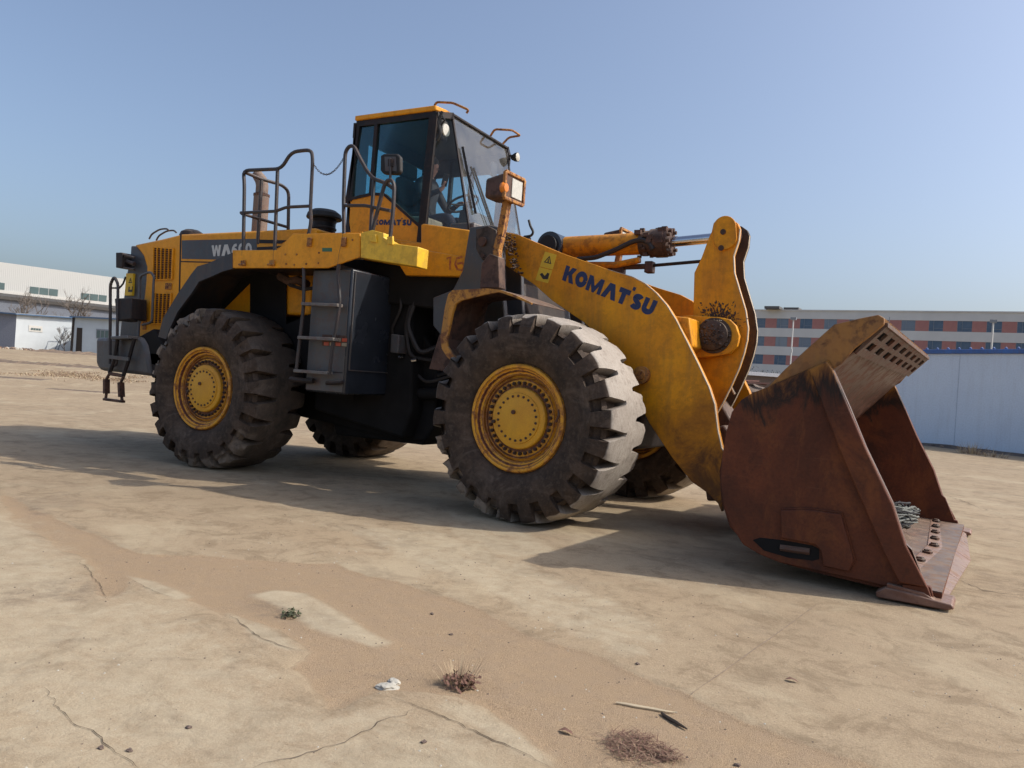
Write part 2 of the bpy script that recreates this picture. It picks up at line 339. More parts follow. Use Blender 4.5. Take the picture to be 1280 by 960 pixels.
# ---------------------------------------------------------------- wheels
R0, HW, NL = .985, .425, 22
def tyre_mesh(seed, wear):
    half = [(.500, .80), (.515, .84), (.54, .885), (.60, .955), (.66, .99), (.72, 1.0), (.755, 1.0), (.785, .995), (.81, .99), (.84, .98), (.87, .965), (.90, .945), (.93, .915), (.955, .885), (.963, .865), (.968, .84), (.974, .70), (.980, .50), (.984, .34), (.985, .28), (.985, .24), (.985, .12), (.985, .0)]
    prof = [(r, -s) for r, s in half]+[(r, s) for r, s in half[-2::-1]]
    pit = 2*PI/NL; V = []; at = []; mud = []; F = []
    def cols(s):
        a = .235 if abs(s) > .9 else .06+.15*max(0, (abs(s)-.26)/.61); e = .03
        return [(-a, 0), (-a+e, 1), (0, 1), (a-e, 1), (a, 0), (a+(1-2*a)*.28, 0), (.5, 0), (1-a-(1-2*a)*.28, 0)]
    rnd = random.Random(seed); lugn = [rnd.random() for _ in range(NL*2)]
    for i, (r, s) in enumerate(prof):
        sk = max(-1, min(1, s/.3))*.25
        dep = 0.
        if r > .78 and abs(s) > .26: dep = min(1, (r-.78)/.06)
        for L in range(NL):
            for u, w in cols(s):
                th = (L+u+sk)*pit; rr, ss = r, s
                if dep and w: 
                    if abs(s) > .875: rr -= .062*dep; ss -= math.copysign(.135*dep, s)
                    else: rr -= .098*dep
                p = Vector((rr*math.cos(th)*3, ss*HW*3, rr*math.sin(th)*3+seed*9))
                nz = noise.noise(p*1.6)*.012+noise.noise(p*5)*.006 if r > .8 else noise.noise(p)*.004
                ch = 0; loc = wear((math.degrees(th)) % 360) if s < 0 else .3
                if r > .86 and not w and abs(s) > .8:     # chipped lug shoulders
                    k = lugn[L*2+(s > 0)]; c = noise.noise(p*3.1)+.25*k
                    ang = (math.degrees(th)) % 360
                    loc = wear(ang) if s < 0 else .3
                    ch = max(0, c-.12)*.11*loc+.022*loc*abs(noise.noise(p*7))
                rr += nz-ch; ss -= math.copysign(ch*.7, s)
                V.append((rr*math.cos(th), ss*HW, rr*math.sin(th))); at.append((1. if wear is wear_f else .10) if (abs(s) < .872 and not (w and dep) and r > .9) else 0.); mud.append(min(1., max(0., loc-.5)) if (r > .84 and s < -.6) else 0.)  # rear tread toned down for the body's shade, front kept pale as sunlit
    n = NL*8
    for i in range(len(prof)-1):
        for k in range(n):
            a = i*n+k; b = i*n+(k+1) % n; F.append((a, b, b+n, a+n))
    # flattened where the load stands
    for i, v in enumerate(V):
        if v[2] < -.955: V[i] = (v[0], v[1]*1.01, -.955+(v[2]+.955)*.15)
    mb = MB(); mb.v = V; mb.f = F; mb.m = [0]*len(F); me = mb.mesh('tyre', M_tyre, 28)
    a = me.attributes.new('tread', 'FLOAT', 'POINT'); a.data.foreach_set('value', at); a = me.attributes.new('mud', 'FLOAT', 'POINT'); a.data.foreach_set('value', mud); return me
def rim_mesh():
    q = HW*.9
    out = [(.27, -.15), (.290, -.185), (.362, -.185), (.368, -.200), (.374, -.203), (.382, -.19), (.388, -.18), (.396, -.176), (.402, -.20), (.408, -.205), (.425, -.207), (.434, -.215), (.437, -.238), (.444, -.243), (.455, -.244), (.460, -.262), (.472, -.27), (.488, -.272), (.499, -.262), (.506, -.245), (.508, -.21), (.50, -.17)]
    base = -(q-.272)
    prof = [(.02, -.12+base)]+[(r, y+base) for r, y in out]+[(.45, -.1), (.45, .1), (.5, .3), (.506, q)]+[(.46, q), (.44, .2), (.05, .1)]
    return MB().lathe(prof, (0, 0, 0), 'y', 64).mesh('rim', M_wheel, 24)
def hub_mesh():
    o = -(HW*.9-.04)
    return MB().lathe([(.288, o+.10), (.288, o+.03), (.284, o+.012), (.274, o+.004), (.236, o), (.232, o-.012), (.19, o-.014), (.15, o-.022), (.10, o-.026), (.0001, o-.027)], (0, 0, 0), 'y', 56).mesh('hub_cover', M_hub, 24)
def ring_mesh(name, r, n, s, y0, y1, mat, nut=True):
    mb = MB()
    for k in range(n):
        a = 2*PI*(k+.5)/n; c = (r*math.cos(a), 0, r*math.sin(a))
        mb.tube([(c[0], y0, c[2]), (c[0], y1, c[2])], s, 6)
        if nut: mb.tube([(c[0], y1, c[2]), (c[0], y1-.012, c[2])], s*.5, 6)
    return mb.mesh(name, mat)
ME_rim, ME_hub = rim_mesh(), hub_mesh()
o_ = -(HW*.9-.04)
ME_n1 = ring_mesh('wheel_nuts', .327, 36, .0175, o_+.08, o_+.022, M_bolt)
ME_n2 = ring_mesh('cover_bolts', .206, 22, .0125, o_, o_-.020, M_bolt, False)
ME_plug = MB().cyl((-.03, o_-.02, .055), (-.03, o_-.045, .055), .020, 8).mesh('drain_plug', M_bolt); ME_cap = MB().cyl((-.255, o_, -.05), (-.255, o_-.03, -.05), .016, 8).mesh('filler_cap', M_bolt)
ME_valve = MB().tube([(.40, o_+.04, .09), (.43, o_-.005, .11), (.445, o_-.03, .06), (.42, o_-.03, .0)], .011, 6).mesh('valve_stem', M_bolt)
wear_f = lambda a: 1.9 if 195 < a < 262 else .35
wear_r = lambda a: 2.2 if 95 < a < 175 else (1.1 if 250 < a < 330 else .45)
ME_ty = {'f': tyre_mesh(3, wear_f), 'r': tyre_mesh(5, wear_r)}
def wheel(x, y, kind, frame, spin):
    w = inst('wheel', ME_rim, LD)
    mm = Matrix.Identity(4)
    if frame == 'F':
        mm = Matrix.Translation((JX-JX*math.cos(ART), -JX*math.sin(ART), 0)) @ Matrix.Rotation(ART, 4, 'Z')
    s = PI if y > 0 else 0
    w.matrix_local = mm @ Matrix.Translation((x, y, .962)) @ Matrix.Rotation(s, 4, 'Z')
    inst('tyre', ME_ty[kind], w); inst('hub_cover', ME_hub, w); inst('wheel_nuts', ME_n1, w)['kind'] = 'stuff'; inst('cover_bolts', ME_n2, w)['kind'] = 'stuff'; inst('drain_plug', ME_plug, w); inst('filler_cap', ME_cap, w)
    v = inst('valve_stem', ME_valve, w)
    return w
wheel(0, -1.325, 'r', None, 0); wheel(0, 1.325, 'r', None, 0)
wheel(4.5, -1.325, 'f', 'F', 0); wheel(4.5, 1.325, 'f', 'F', 0)

# ---------------------------------------------------------------- rear body
HY = .90
hood = [(-2.602,2.909),(-2.025,2.974),(-1.591,3.034),(-1.008,3.032),(0.016,3.01),(0.975,2.983)]
hz = hood[2][1]
bodyp = [hood[0], hood[1], hood[2], hood[3], (.9, hz), (.9, 1.95), (.35, 1.95), (-.55, 1.95)]+[(-1.609,1.554),(-2.014,1.518),(-2.387,1.539),(-2.305,1.957),(-2.28,2.394),(-2.281,2.579),(-2.369,2.741),(-2.486,2.836)]
b = MB().xz(bodyp, -HY, HY)
hood_o = b.build('hood', M_yellow, LD, bev=.03)
# darker tail section between the hood and the counterweight
MB().xz([(-2.702,2.903),(-2.611,2.901),(-2.308,2.744),(-2.166,2.397),(-2.213,1.478),(-2.827,1.455),(-2.796,2.046),(-2.766,2.458),(-2.698,2.692)], -HY+.025, HY-.025).build('radiator_guard', M_grey, LD, bev=.02)
def hood_strip(px, name, mat, d=.004): return MB().xz(px, -HY-d, -HY+.01).build(name, mat, LD)
stripe = hood_strip([(-1.557,2.944),(-0.099,2.925),(-0.08,2.643),(-1.531,2.687)], 'hood_stripe', M_grey)
mb = MB(); letters(mb, 'WA600', [(-0.93,2.71),(-0.159,2.717),(-0.189,2.875),(-0.944,2.857)], -HY-.0045, .002, .09); fin(mb.build('model_lettering', M_white, stripe))
mb = MB().xz([(-1.603,3.024),(-1.573,3.023),(-1.497,1.836),(-1.527,1.835)], -HY-.002, -HY+.01).xz([(-1.57,2.658),(-0.091,2.612),(-0.09,2.596),(-1.568,2.642)], -HY-.0025, -HY+.01); mb.build('hood_panel_gap', M_black, LD)
# two side grilles with their bars
M_grill = plain('grille_dark', (.075, .022, .014, 1), .7); M_fend = paint('fender_charcoal', (.030, .033, .040, 1), (.022, .024, .03, 1), rust=.05, dust=.2, rough=.4)
def grille(c, nv, nh):
    (x0, z0), (x1, z1), (x2, z2), (x3, z3) = c     # ul ur lr ll
    g = MB(); g.xz(c, -HY-.004, -HY+.01, 0); o = g.build('side_grille', M_grill, LD)
    f = MB()
    P = lambda u, v: ((1-u)*(1-v)*x0+u*(1-v)*x1+u*v*x2+(1-u)*v*x3, (1-u)*(1-v)*z0+u*(1-v)*z1+u*v*z2+(1-u)*v*z3)
    for k in range(nv+1):
        a, b = P(k/nv, 0), P(k/nv, 1); f.bar((a[0], -HY-.016, a[1]), (b[0], -HY-.016, b[1]), .007 if 0 < k < nv else .02, .02, upv=(0, 1, 0))
    for k in range(nh+1):
        a, b = P(0, k/nh), P(1, k/nh); f.bar((a[0], -HY-.010, a[1]), (b[0], -HY-.010, b[1]), .003 if 0 < k < nh else .018, .012, upv=(0, 1, 0))
    f.build('grille_bars', M_yellow, o)
grille([(-2.135,2.863),(-1.712,2.831),(-1.694,2.404),(-2.095,2.394)], 5, 14); grille([(-2.103,2.211),(-1.691,2.202),(-1.683,1.787),(-2.083,1.766)], 5, 14)
MB().xz([(-1.832,2.348),(-1.697,2.348),(-1.697,2.258),(-1.832,2.258)], -HY-.014, -HY).build('grille_latch', M_rusty, LD, bev=.006)
MB().xz([(-2.259,1.854),(-2.189,1.855),(-2.189,1.683),(-2.259,1.681)], -HY-.012, -HY).build('service_latch', M_rusty, LD)
# dark louvres on the hood behind the hand rail
lv = MB().xz([(-0.076,2.914),(0.42,2.89),(0.341,2.851),(-0.086,2.867)], -HY-.006, -HY+.01); lv.build('hood_louvre', M_black, LD)
MB().xz([(-0.081,2.815),(0.344,2.82),(0.222,2.777),(-0.092,2.773)], -HY-.006, -HY+.01).build('hood_louvre', M_black, LD)
# hood top fittings: grab hoop, rear bulge, stack, air cleaner
for yy in (-.62, -.5):
    MB().tube([(-2.649,-0.6,3.05),(-2.602,-0.6,3.12),(-2.427,-0.6,3.186),(-2.268,-0.6,3.192),(-2.211,-0.6,3.155)], .013, 8, rnd=.06).build('hood_grab_rail', M_rail, LD).location = (0, yy+.6, 0)
hb = [(-2.458,-0.3,3.188)][0]
MB().lathe([(.17, -.06), (.17, 0), (.15, .05), (.09, .085), (.001, .10)], (-1.66, -.66, hz+.02), 'z', 28).build('hood_vent_dome', M_black, LD)
st = [(-0.753,-0.3,3.156),(-0.808,-0.3,3.747),(-0.9,-0.3,3.888)]
sx = st[0][0]+.03
MB().tube([(sx, -.3, hz-.05), (sx, -.3, st[1][2]-.06)], .105, 20).build('exhaust_stack', M_stack, LD)
MB().tube([(sx, -.3, st[1][2]-.05), (sx, -.3, st[1][2]+.06), (sx-.03, -.3, st[1][2]+.14), (sx-.12, -.3, st[1][2]+.23)], [.085, .085, .085, .075], 18).build('exhaust_elbow', M_stack, LD)
MB().lathe([(.112, 0), (.112, .03)], (sx, -.3, st[1][2]-.09), 'z', 20).build('stack_clamp', M_rust, LD)
ia = [(0.563,-0.4,3.082),(0.535,-0.4,3.39)]
ix = ia[0][0]; iz = ia[1][2]
MB().lathe([(.155, -.1), (.155, .12), (.168, .13), (.168, .15), (.155, .16), (.155, .22), (.165, .23), (.165, .25), (.15, .30)], (ix, -.4, hz-.04), 'z', 28).build('air_cleaner', M_black, LD)
MB().lathe([(.15, iz-.12), (.225, iz-.13), (.232, iz-.115), (.215, iz-.06), (.15, iz-.015), (.001, iz)], (ix, -.4, 0), 'z', 32).build('air_cleaner_cap', M_rubber, LD)

# counterweight and rear steps
CW = 1.15
cwp = [(-2.972,1.523),(-1.953,1.567),(-1.839,1.449),(-1.695,1.036),(-2.002,1.041),(-2.828,1.053),(-2.931,1.141)]
MB().xz(cwp, -CW, CW).build('counterweight', M_lgrey, LD, bev=.05)
MB().xz([(-2.156,1.347),(-1.612,1.37),(-1.259,0.974),(-1.726,1.012)], -CW+.05, CW-.05).build('rear_frame_tail', M_black, LD, bev=.02)
MB().xz([(-2.167,1.533),(-1.769,1.692),(-1.454,1.391),(-1.545,1.142),(-1.979,1.233)], -1.1, 1.1).build('rear_frame_bracket', M_under, LD, bev=.02)
tl = [(-2.516,-1.2,2.09),(-2.146,-1.2,2.104),(-2.115,-1.2,1.803),(-2.447,-1.2,1.773)]
MB().xz([(t[0], t[2]) for t in tl], -1.2, -.95).build('tail_box', M_black, LD, bev=.015)
MB().xz([(-2.81,2.778),(-2.663,2.775),(-2.64,2.555),(-2.786,2.556)], -1.03, -.78).build('tail_lamp', M_black, LD, bev=.01)
br = MB(); br.tube([(-2.753,-1,2.766),(-2.421,-1,2.702)], .018, 6).tube([(-2.732,-1,2.567),(-2.403,-1,2.529)], .018, 6).tube([(-2.706,-0.95,2.669),(-2.483,-0.95,2.619)], .03, 8); br.build('tail_lamp_bracket', M_rail, LD)
sg = [(-2.709,2.491),(-2.554,2.49),(-2.548,2.17),(-2.712,2.169)]
o = MB().xz(sg, -HY-.012, -HY+.03).build('warning_plate', M_sign, LD)
def mark(px, Y, m=M_ink, name='sign_mark', par=None, d=.002): return MB().xz(px, Y-d, Y).build(name, m, par or LD)
def tri(c, w, Y, par, frame=None):
    (x, z) = c; mb = MB(); h = w*.9
    P = [(x-w/2, z-h/2), (x+w/2, z-h/2), (x, z+h/2)]; P2 = [(x+(a-x)*.62, z-.015*w+(b-z)*.62-.0) for a, b in P]
    for i in range(3):
        j = (i+1) % 3; mb.xz([P[i], P[j], P2[j], P2[i]], Y-.002-.0004*i, Y)
    mb.xz([(x-.06*w, z-.22*h), (x+.06*w, z-.22*h), (x+.05*w, z+.14*h), (x-.05*w, z+.14*h)], Y-.002, Y)
    return mb.build('warning_triangle', M_ink, par)
tri([(-2.6,2.388)][0], .085, -HY-.012, o)
mb = MB().xz([(-2.632,2.295),(-2.605,2.295),(-2.61,2.254),(-2.555,2.254),(-2.555,2.301),(-2.537,2.301),(-2.541,2.219),(-2.637,2.219)], -HY-.014, -HY-.012); mb.build('sign_mark', M_ink, o)
# rear hand rails, steps
MB().tube([(-2.517,-1.2,1.158),(-2.628,-1.2,2.294),(-2.55,-1.2,2.402),(-2.457,-1.2,2.294),(-2.392,-1.2,1.503),(-2.365,-1.2,1.166),(-2.45,-1.2,1.128)], .021, 8, rnd=.05).tube([(-2.622,-1.2,2.237),(-2.46,-1.2,2.237)], .012, 6).build('tail_hand_rail', M_rail, LD)
MB().tube([(-2.679,-1.05,2.235),(-2.561,-1.05,2.316),(-2.517,-1.05,2.419)], .014, 6, rnd=.04).build('tail_cable', M_rubber, LD)
MB().tube([(-2.144,-1.05,1.558),(-2.199,-1.05,2.429),(-1.98,-1.05,2.489),(-1.887,-1.05,2.416),(-1.897,-1.05,2.349),(-1.873,-1.05,1.779),(-2.075,-1.05,1.74)], .018, 8, rnd=.06).build('side_hand_rail', M_grey, LD)
stp = MB()
stp.bar(*[(-2.48,-1.25,1.259),(-2.038,-1.25,1.246)], .02, .05).build('rear_step', M_lgrey, LD)
MB().xz([(-2.405,1.548),(-2.039,1.571),(-2.017,1.527),(-2.383,1.504)], -1.3, -1.0).build('rear_step', M_lgrey, LD, bev=.01)
for p in ("147,423 138,462 133,470", "168,423 159,455 154,472"):
    MB().tube([{P}][0] if False else {"147,423 138,462 133,470": [(-2.356,-1.22,1.525),(-2.395,-1.22,1.22),(-2.483,-1.22,1.034)], "168,423 159,455 154,472": [(-1.99,-1.22,1.538),(-2.094,-1.22,1.211),(-2.177,-1.22,1.006)]}[p], .028, 6).build('step_stringer', M_black, LD)
hs = MB(); 
hs.bar(*[(-2.463,-1.22,1.024),(-2.16,-1.22,1.007)], .04, .05); hs.build('hanging_step_crossbar', M_rust, LD, bev=.006)
MB().bar(*[(-2.551,-1.22,0.656),(-2.14,-1.22,0.651)], .07, .035).build('hanging_step_tread', M_rust, LD, bev=.006)
for k, p in enumerate(([(-2.481,-1.22,1.023),(-2.545,-1.22,0.94),(-2.523,-1.22,0.737),(-2.533,-1.22,0.657)], [(-2.16,-1.22,1.007),(-2.22,-1.22,0.914),(-2.182,-1.22,0.715),(-2.157,-1.22,0.65)])):
    mb = MB(); mb.tube(p, .02, 6); mb.bar(p[1], p[2], .05, .075, upv=(0, 1, 0)); mb.build('hanging_step_strap', M_rust, LD)

# rear fenders (both sides), platform, ladder
FY = 1.62
fo = [(0.293,2.606),(0.092,2.551),(-0.098,2.491),(-0.309,2.45),(-0.416,2.351),(-0.642,2.102),(-0.885,1.795),(-0.953,1.559)]
fi = [(0.312,2.414),(0.15,2.386),(-0.026,2.329),(-0.261,2.262),(-0.378,2.123),(-0.62,1.881),(-0.748,1.657),(-0.797,1.534)]
def side_pair(fn):
    for sg_ in (-1, 1): fn(sg_)
def fender(sg_):
    y0, y1 = sg_*(FY+.004), sg_*(FY-.03)
    f = MB()
    for i in range(len(fo)-1):
        f.xz([fo[i], fo[i+1], fi[i+1], fi[i]], y0, y1)
    # shell
    for i in range(len(fo)-1):
        a, b2 = fo[i], fo[i+1]; n = Vector((b2[1]-a[1], -(b2[0]-a[0]))).normalized()*-.025
        n = Vector((n.x, n.y)); c, d = (fo[i][0]*.93+fi[i][0]*.07, fo[i][1]*.8+fi[i][1]*.2), (fo[i+1][0]*.93+fi[i+1][0]*.07, fo[i+1][1]*.8+fi[i+1][1]*.2)
        f.xz([a, b2, d, c], sg_*(FY-.032), sg_*(HY+.01))
    f.build('rear_fender', M_fend, LD)
    # mud liner hanging inside the arch
    MB().xz([(fo[0][0], fo[0][1]-.16), (fo[2][0], fo[2][1]-.14), (-.35, 2.1), (-.2, 1.9), (.35, 1.98), (.9, 1.9), (1.2, 2.3)], sg_*(HY+.02), sg_*(HY+.05)).build('wheel_arch_liner', M_black, LD) if False else None
side_pair(fender)
pt = [(0.304,2.423),(0.283,2.639),(1.024,2.623),(1.244,2.805),(2.223,2.778),(2.245,2.524),(1.793,2.408)]
def platform(sg_):
    MB().xz(pt, sg_*FY, sg_*(FY-.03)).build('platform_side', M_yellow, LD, bev=.006)
    zt = pt[3][1]; zl = pt[1][1]
    MB().box(pt[3][0], pt[5][0]-.02, sg_*(FY-.032), sg_*(HY+.004), zt-.06, zt-.004).build('platform_deck', M_yellow, LD)
    MB().box(pt[0][0]+.01, pt[3][0]-.02, sg_*(FY-.032), sg_*(HY+.004), zl-.045, zl-.004).build('platform_deck', M_yellow, LD)
    MB().xz([(pt[0][0]+.02, pt[0][1]+.02), (pt[6][0], pt[6][1]+.02), (pt[6][0], pt[6][1]+.07), (pt[0][0]+.02, pt[0][1]+.07)], sg_*(FY-.034), sg_*(HY+.006)).build('platform_underside', M_black, LD)
side_pair(platform)
# black inner arch and frame side behind the rear wheel
for s_ in (-1, 1):
    MB().xz([(-1.157,2.565),(-0.516,2.526),(0.492,2.516),(0.506,2.364),(-0.144,2.365),(-0.617,2.003),(-1.054,1.681),(-1.438,1.637),(-1.376,2.003),(-1.236,2.39)], s_*(HY+.001), s_*(HY+.018)).build('wheel_arch_liner', M_under, LD)
    MB().xz([(-0.158,2.512),(0.479,2.506),(0.555,1.677),(-0.078,1.657)], s_*(HY+.019), s_*(HY+.03)).build('frame_upright', M_under, LD)
    MB().xz([(0.512,1.807),(1.005,1.977),(1.621,2.169),(1.726,0.952),(0.579,1.072)], s_*(HY+.031), s_*(HY+.045)).build('frame_side', M_under, LD)
MB().tube([(0.556,-1.1,2.406),(0.724,-1.1,2.336),(0.854,-1.1,2.355),(1.016,-1.1,2.296)], .055, 8).build('brake_canister', M_rust, LD)
MB().tube([(0.827,-1.2,2.282),(1.066,-1.2,2.225),(1.216,-1.2,2.244)], .022, 8).build('air_pipe', M_black, LD)
for q in [(0.494,-1.62,2.478),(0.963,-1.62,2.472)]:
    MB().box(q[0]-.035, q[0]+.035, -FY-.02, -FY+.0, q[2]-.03, q[2]+.03).cyl((q[0]-.05, -FY-.03, q[2]-.02), (q[0]+.05, -FY-.03, q[2]-.02), .012, 6).build('rail_foot', M_rusty, LD)
for q in [(1.52,-1.62,2.698),(2.02,-1.62,2.685)]:
    MB().box(q[0]-.03, q[0]+.03, -FY-.03, -FY, q[2]-.05, q[2]+.05).build('rail_foot', M_rusty, LD, bev=.008)
for q in [(1.154,-1.62,2.57),(1.327,-1.62,2.567),(1.177,-1.62,2.46),(1.301,-1.62,2.449),(1.482,-1.62,2.456),(1.661,-1.62,2.578),(1.659,-1.62,2.463),(2.13,-1.62,2.708)]:
    MB().cyl((q[0], -FY+.002, q[2]), (q[0], -FY-.008, q[2]), .011, 8).build('platform_bolt', M_rusty, LD)
MB().xz([(1.703,2.631),(1.843,2.628),(1.846,2.588),(1.707,2.591)], -FY-.004, -FY).build('green_plate', M_green, LD)
# bright yellow hose box beside the cab step
MB().xz([(2.251,2.778),(2.401,2.803),(2.554,2.768),(2.558,2.717),(2.679,2.655),(3.02,2.609),(3.017,2.404),(2.274,2.511)], -1.645, -1.45).build('step_box', M_bright, LD, bev=.008)
MB().xz([(2.389,2.752),(2.475,2.75),(2.493,2.664),(2.396,2.676)], -1.665, -1.645).build('rail_foot', M_bright, LD, bev=.004)
MB().xz([(2.626,2.72),(2.699,2.718),(2.706,2.634),(2.632,2.644)], -1.665, -1.645).build('rail_foot', M_bright, LD, bev=.004)

# hand rails on the platform
tr = .021
rails = MB().tube([(0.45,-1.6,2.568),(0.389,-1.6,3.429),(0.353,-1.6,3.593),(0.98,-1.6,3.567),(1.113,-1.6,3.751),(1.418,-1.6,3.753),(1.451,-1.6,3.651),(1.467,-1.6,3.073),(1.491,-1.6,2.945),(1.468,-1.6,2.802),(1.408,-1.6,2.533),(1.439,-1.6,2.324),(1.464,-1.6,1.972),(1.417,-1.6,1.23)], tr, 8, rnd=.10)
rails.build('ladder_rail', M_rail, LD)
MB().tube([(0.917,-1.6,3.572),(0.964,-1.6,2.503)], tr, 8).build('rail_post', M_rail, LD)
MB().tube([(0.36,-1.6,3.086),(0.937,-1.6,3.079),(1.097,-1.6,3.118),(1.464,-1.6,3.113)], tr*.9, 8, rnd=.05).build('mid_rail', M_rail, LD)
mb = MB().tube([(0.4,-1.628,3.563),(0.4,-1.352,3.55),(0.4,-1.024,3.566),(0.4,-0.896,3.517),(0.4,-0.853,2.904)], tr, 8, rnd=.08); mb.build('inner_rail', M_rail, LD)
MB().tube([(0.4,-1.352,3.54),(0.4,-1.347,2.76)], tr, 8).build('rail_post', M_rail, LD)
MB().tube([(0.4,-1.622,3.07),(0.4,-0.896,3.064)], tr*.9, 8).build('mid_rail', M_rail, LD)
MB().tube([(1.907,-1.6,1.239),(1.929,-1.6,1.574),(1.967,-1.6,1.795),(1.989,-1.6,2.058),(1.932,-1.6,2.322),(1.945,-1.6,2.559),(1.986,-1.6,2.742),(1.944,-1.6,3.156),(1.921,-1.6,3.684),(1.977,-1.6,3.75),(2.046,-1.6,3.735),(2.123,-1.6,3.616),(2.248,-1.6,3.45),(2.343,-1.6,3.362),(2.519,-1.6,3.304),(2.62,-1.6,3.238)], tr, 8, rnd=.06).build('ladder_rail', M_rail, LD)
MB().tube([(2.349,-1.6,3.349),(2.349,-1.6,3.032),(2.353,-1.6,2.74)], tr, 8).build('rail_post', M_rail, LD)
MB().tube([(1.944,-1.6,3.094),(2.258,-1.6,3.079),(2.358,-1.6,3.057),(2.597,-1.6,3.007)], tr*.9, 8, rnd=.05).build('mid_rail', M_rail, LD)
MB().tube([(2.37,-1.62,2.727),(2.403,-1.62,2.845),(2.49,-1.62,3.207),(2.523,-1.62,3.315),(2.595,-1.62,3.336),(2.643,-1.62,3.274),(2.649,-1.62,3.013),(2.632,-1.62,2.66)], tr, 8, rnd=.06).build('step_rail', M_rail, LD)
for p in ([(1.467,-1.6,2.008),(1.995,-1.6,1.997)], [(1.447,-1.6,1.629),(1.971,-1.6,1.624)], [(1.421,-1.6,1.252),(1.912,-1.6,1.252)]):
    MB().bar(p[0], p[1], .10, .035).build('ladder_rung', M_ladder, LD, bev=.005)
MB().tube([(1.289,-1.55,1.152),(1.497,-1.55,1.146),(1.641,-1.55,1.154)], .03, 8).build('ladder_stop', M_black, LD)
MB().tube([(1.831,-1.55,1.139),(2.059,-1.55,1.161)], .022, 8).build('tank_latch', M_black, LD)
# drooping chain across the ladder opening
ch = MB(); A0, A1 = [Vector(v) for v in [(1.456,-1.6,3.605),(1.909,-1.6,3.624)]]
for k in range(22):
    t = (k+.5)/22; p = A0.lerp(A1, t)-Vector((0, 0, .16*4*t*(1-t))); d = (A1-A0).normalized(); d = (d+Vector((0, 0, -.16*4*(1-2*t)/.6))).normalized()
    u = Vector((0, 1, 0)) if k % 2 else d.cross(Vector((0, 1, 0))).normalized(); L = .016
    ch.tube([p-d*L, p-d*L*.5+u*.008, p+d*L*.5+u*.008, p+d*L, p+d*L*.5-u*.008, p-d*L*.5-u*.008, p-d*L], .0035, 5)
ch.build('gate_chain', M_rail, LD)
# wing mirror on its stalk
mo = MB().xz([(2.331,3.645),(2.379,3.659),(2.552,3.645),(2.598,3.607),(2.611,3.452),(2.571,3.421),(2.387,3.438),(2.34,3.48)], -1.50, -1.44).build('wing_mirror', M_rubber, LD, bev=.015)
MB().xz([(2.393,3.623),(2.544,3.611),(2.568,3.455),(2.417,3.466)], -1.506, -1.5).build('mirror_back', M_lgrey, mo)
MB().tube([(2.486,-1.52,3.593),(2.504,-1.52,3.386),(2.487,-1.52,3.327)], .014, 6).build('mirror_stalk', M_rail, mo)
MB().xz([(2.46,3.586),(2.514,3.582),(2.52,3.504),(2.467,3.508)], -1.53, -1.506).build('mirror_clamp', M_black, mo)

# tank box under the platform, behind the ladder
TX, TY = 2.055, 1.50
tk = [(1.458,2.403),(2.054,2.416),(2.084,1.023),(1.538,1.041)]
t0 = tk[0][0]+.02
def tank(sg_):
    o = MB().xz([(t0, 1.03), (TX, 1.03), (TX, 2.42), (t0, 2.42)], sg_*TY, sg_*.68).build('side_tank', M_navy if sg_ < 0 else M_grey, LD, bev=.02)
    MB().box(t0+.01, TX-.03, sg_*(TY+.006), sg_*TY, 1.05, 2.4).build('tank_cover', M_lgrey, o, bev=.004)
    MB().box(t0+.02, TX-.04, sg_*(TY+.009), sg_*(TY+.006), 1.262, 1.272).build('tank_seam', M_black, o)
    f = MB()
    for a, b2 in (((sg_*1.46, 1.30), (sg_*1.46, 2.38)), ((sg_*.72, 1.30), (sg_*.72, 2.38)), ((sg_*1.46, 1.30), (sg_*.72, 1.30))):
        f.bar((TX+.006, *a), (TX+.006, *b2), .012, .018, upv=(1, 0, 0))
    f.build('tank_door_edge', M_lgrey, o)
side_pair(tank)
pl = MB().xz([(1.687,1.68),(2.036,1.677),(2.041,1.554),(1.693,1.554)], -TY-.012, -TY-.006).build('reflector_plate', M_rust, LD)
pts_ = [(1.722,1.653),(1.804,1.656),(1.808,1.611),(1.726,1.609)]
w_, h_ = pts_[1][0]-pts_[0][0], pts_[0][1]-pts_[3][1]
for i in range(4):
    for j in range(2):
        MB().box(pts_[0][0]+i*w_*1.05, pts_[0][0]+i*w_*1.05+w_*.85, -TY-.015, -TY-.012, pts_[3][1]-j*h_*1.15, pts_[3][1]-j*h_*1.15+h_*.85).build('reflector', M_refl if (i+j) % 2 else M_cream, pl)
MB().xz([(2.212,1.749),(2.327,1.743),(2.333,1.531),(2.218,1.536)], -.95, -.7).build('tank_bracket', M_lgrey, LD, bev=.01)

# belly: frame, transmission guard, axle, hitch
MB().xz([(-1.0, .95), (-.6, .75), (.9, .62), (2.0, .50), (2.5, .52), (2.62, .70), (2.62, 1.5), (2.2, 2.0), (.9, 2.1), (-2.2, 1.75), (-2.2, 1.2)], -.55, .55).build('rear_frame', M_under, LD, bev=.03)
MB().xz([(.95, .78), (2.35, .55), (2.45, .9), (2.35, 2.2), (2.06, 2.4), (.95, 2.2)], -.78, .78).build('belly_guard', M_under, LD, bev=.03)
MB().xz([(1.10, .47), (2.45, .47), (2.5, .60), (.95, .80)], -.50, .50).build('belly_plate', M_under, LD, bev=.02)
for x, fr in ((0, None), (4.5, 'F')):
    MB().lathe([(.13, -1.2), (.16, -.9), (.19, -.6), (.30, -.35), (.33, 0), (.30, .35), (.19, .6), (.16, .9), (.13, 1.2)], (x, 0, .96), 'y', 24).build('axle_housing', M_under, LD, fr)
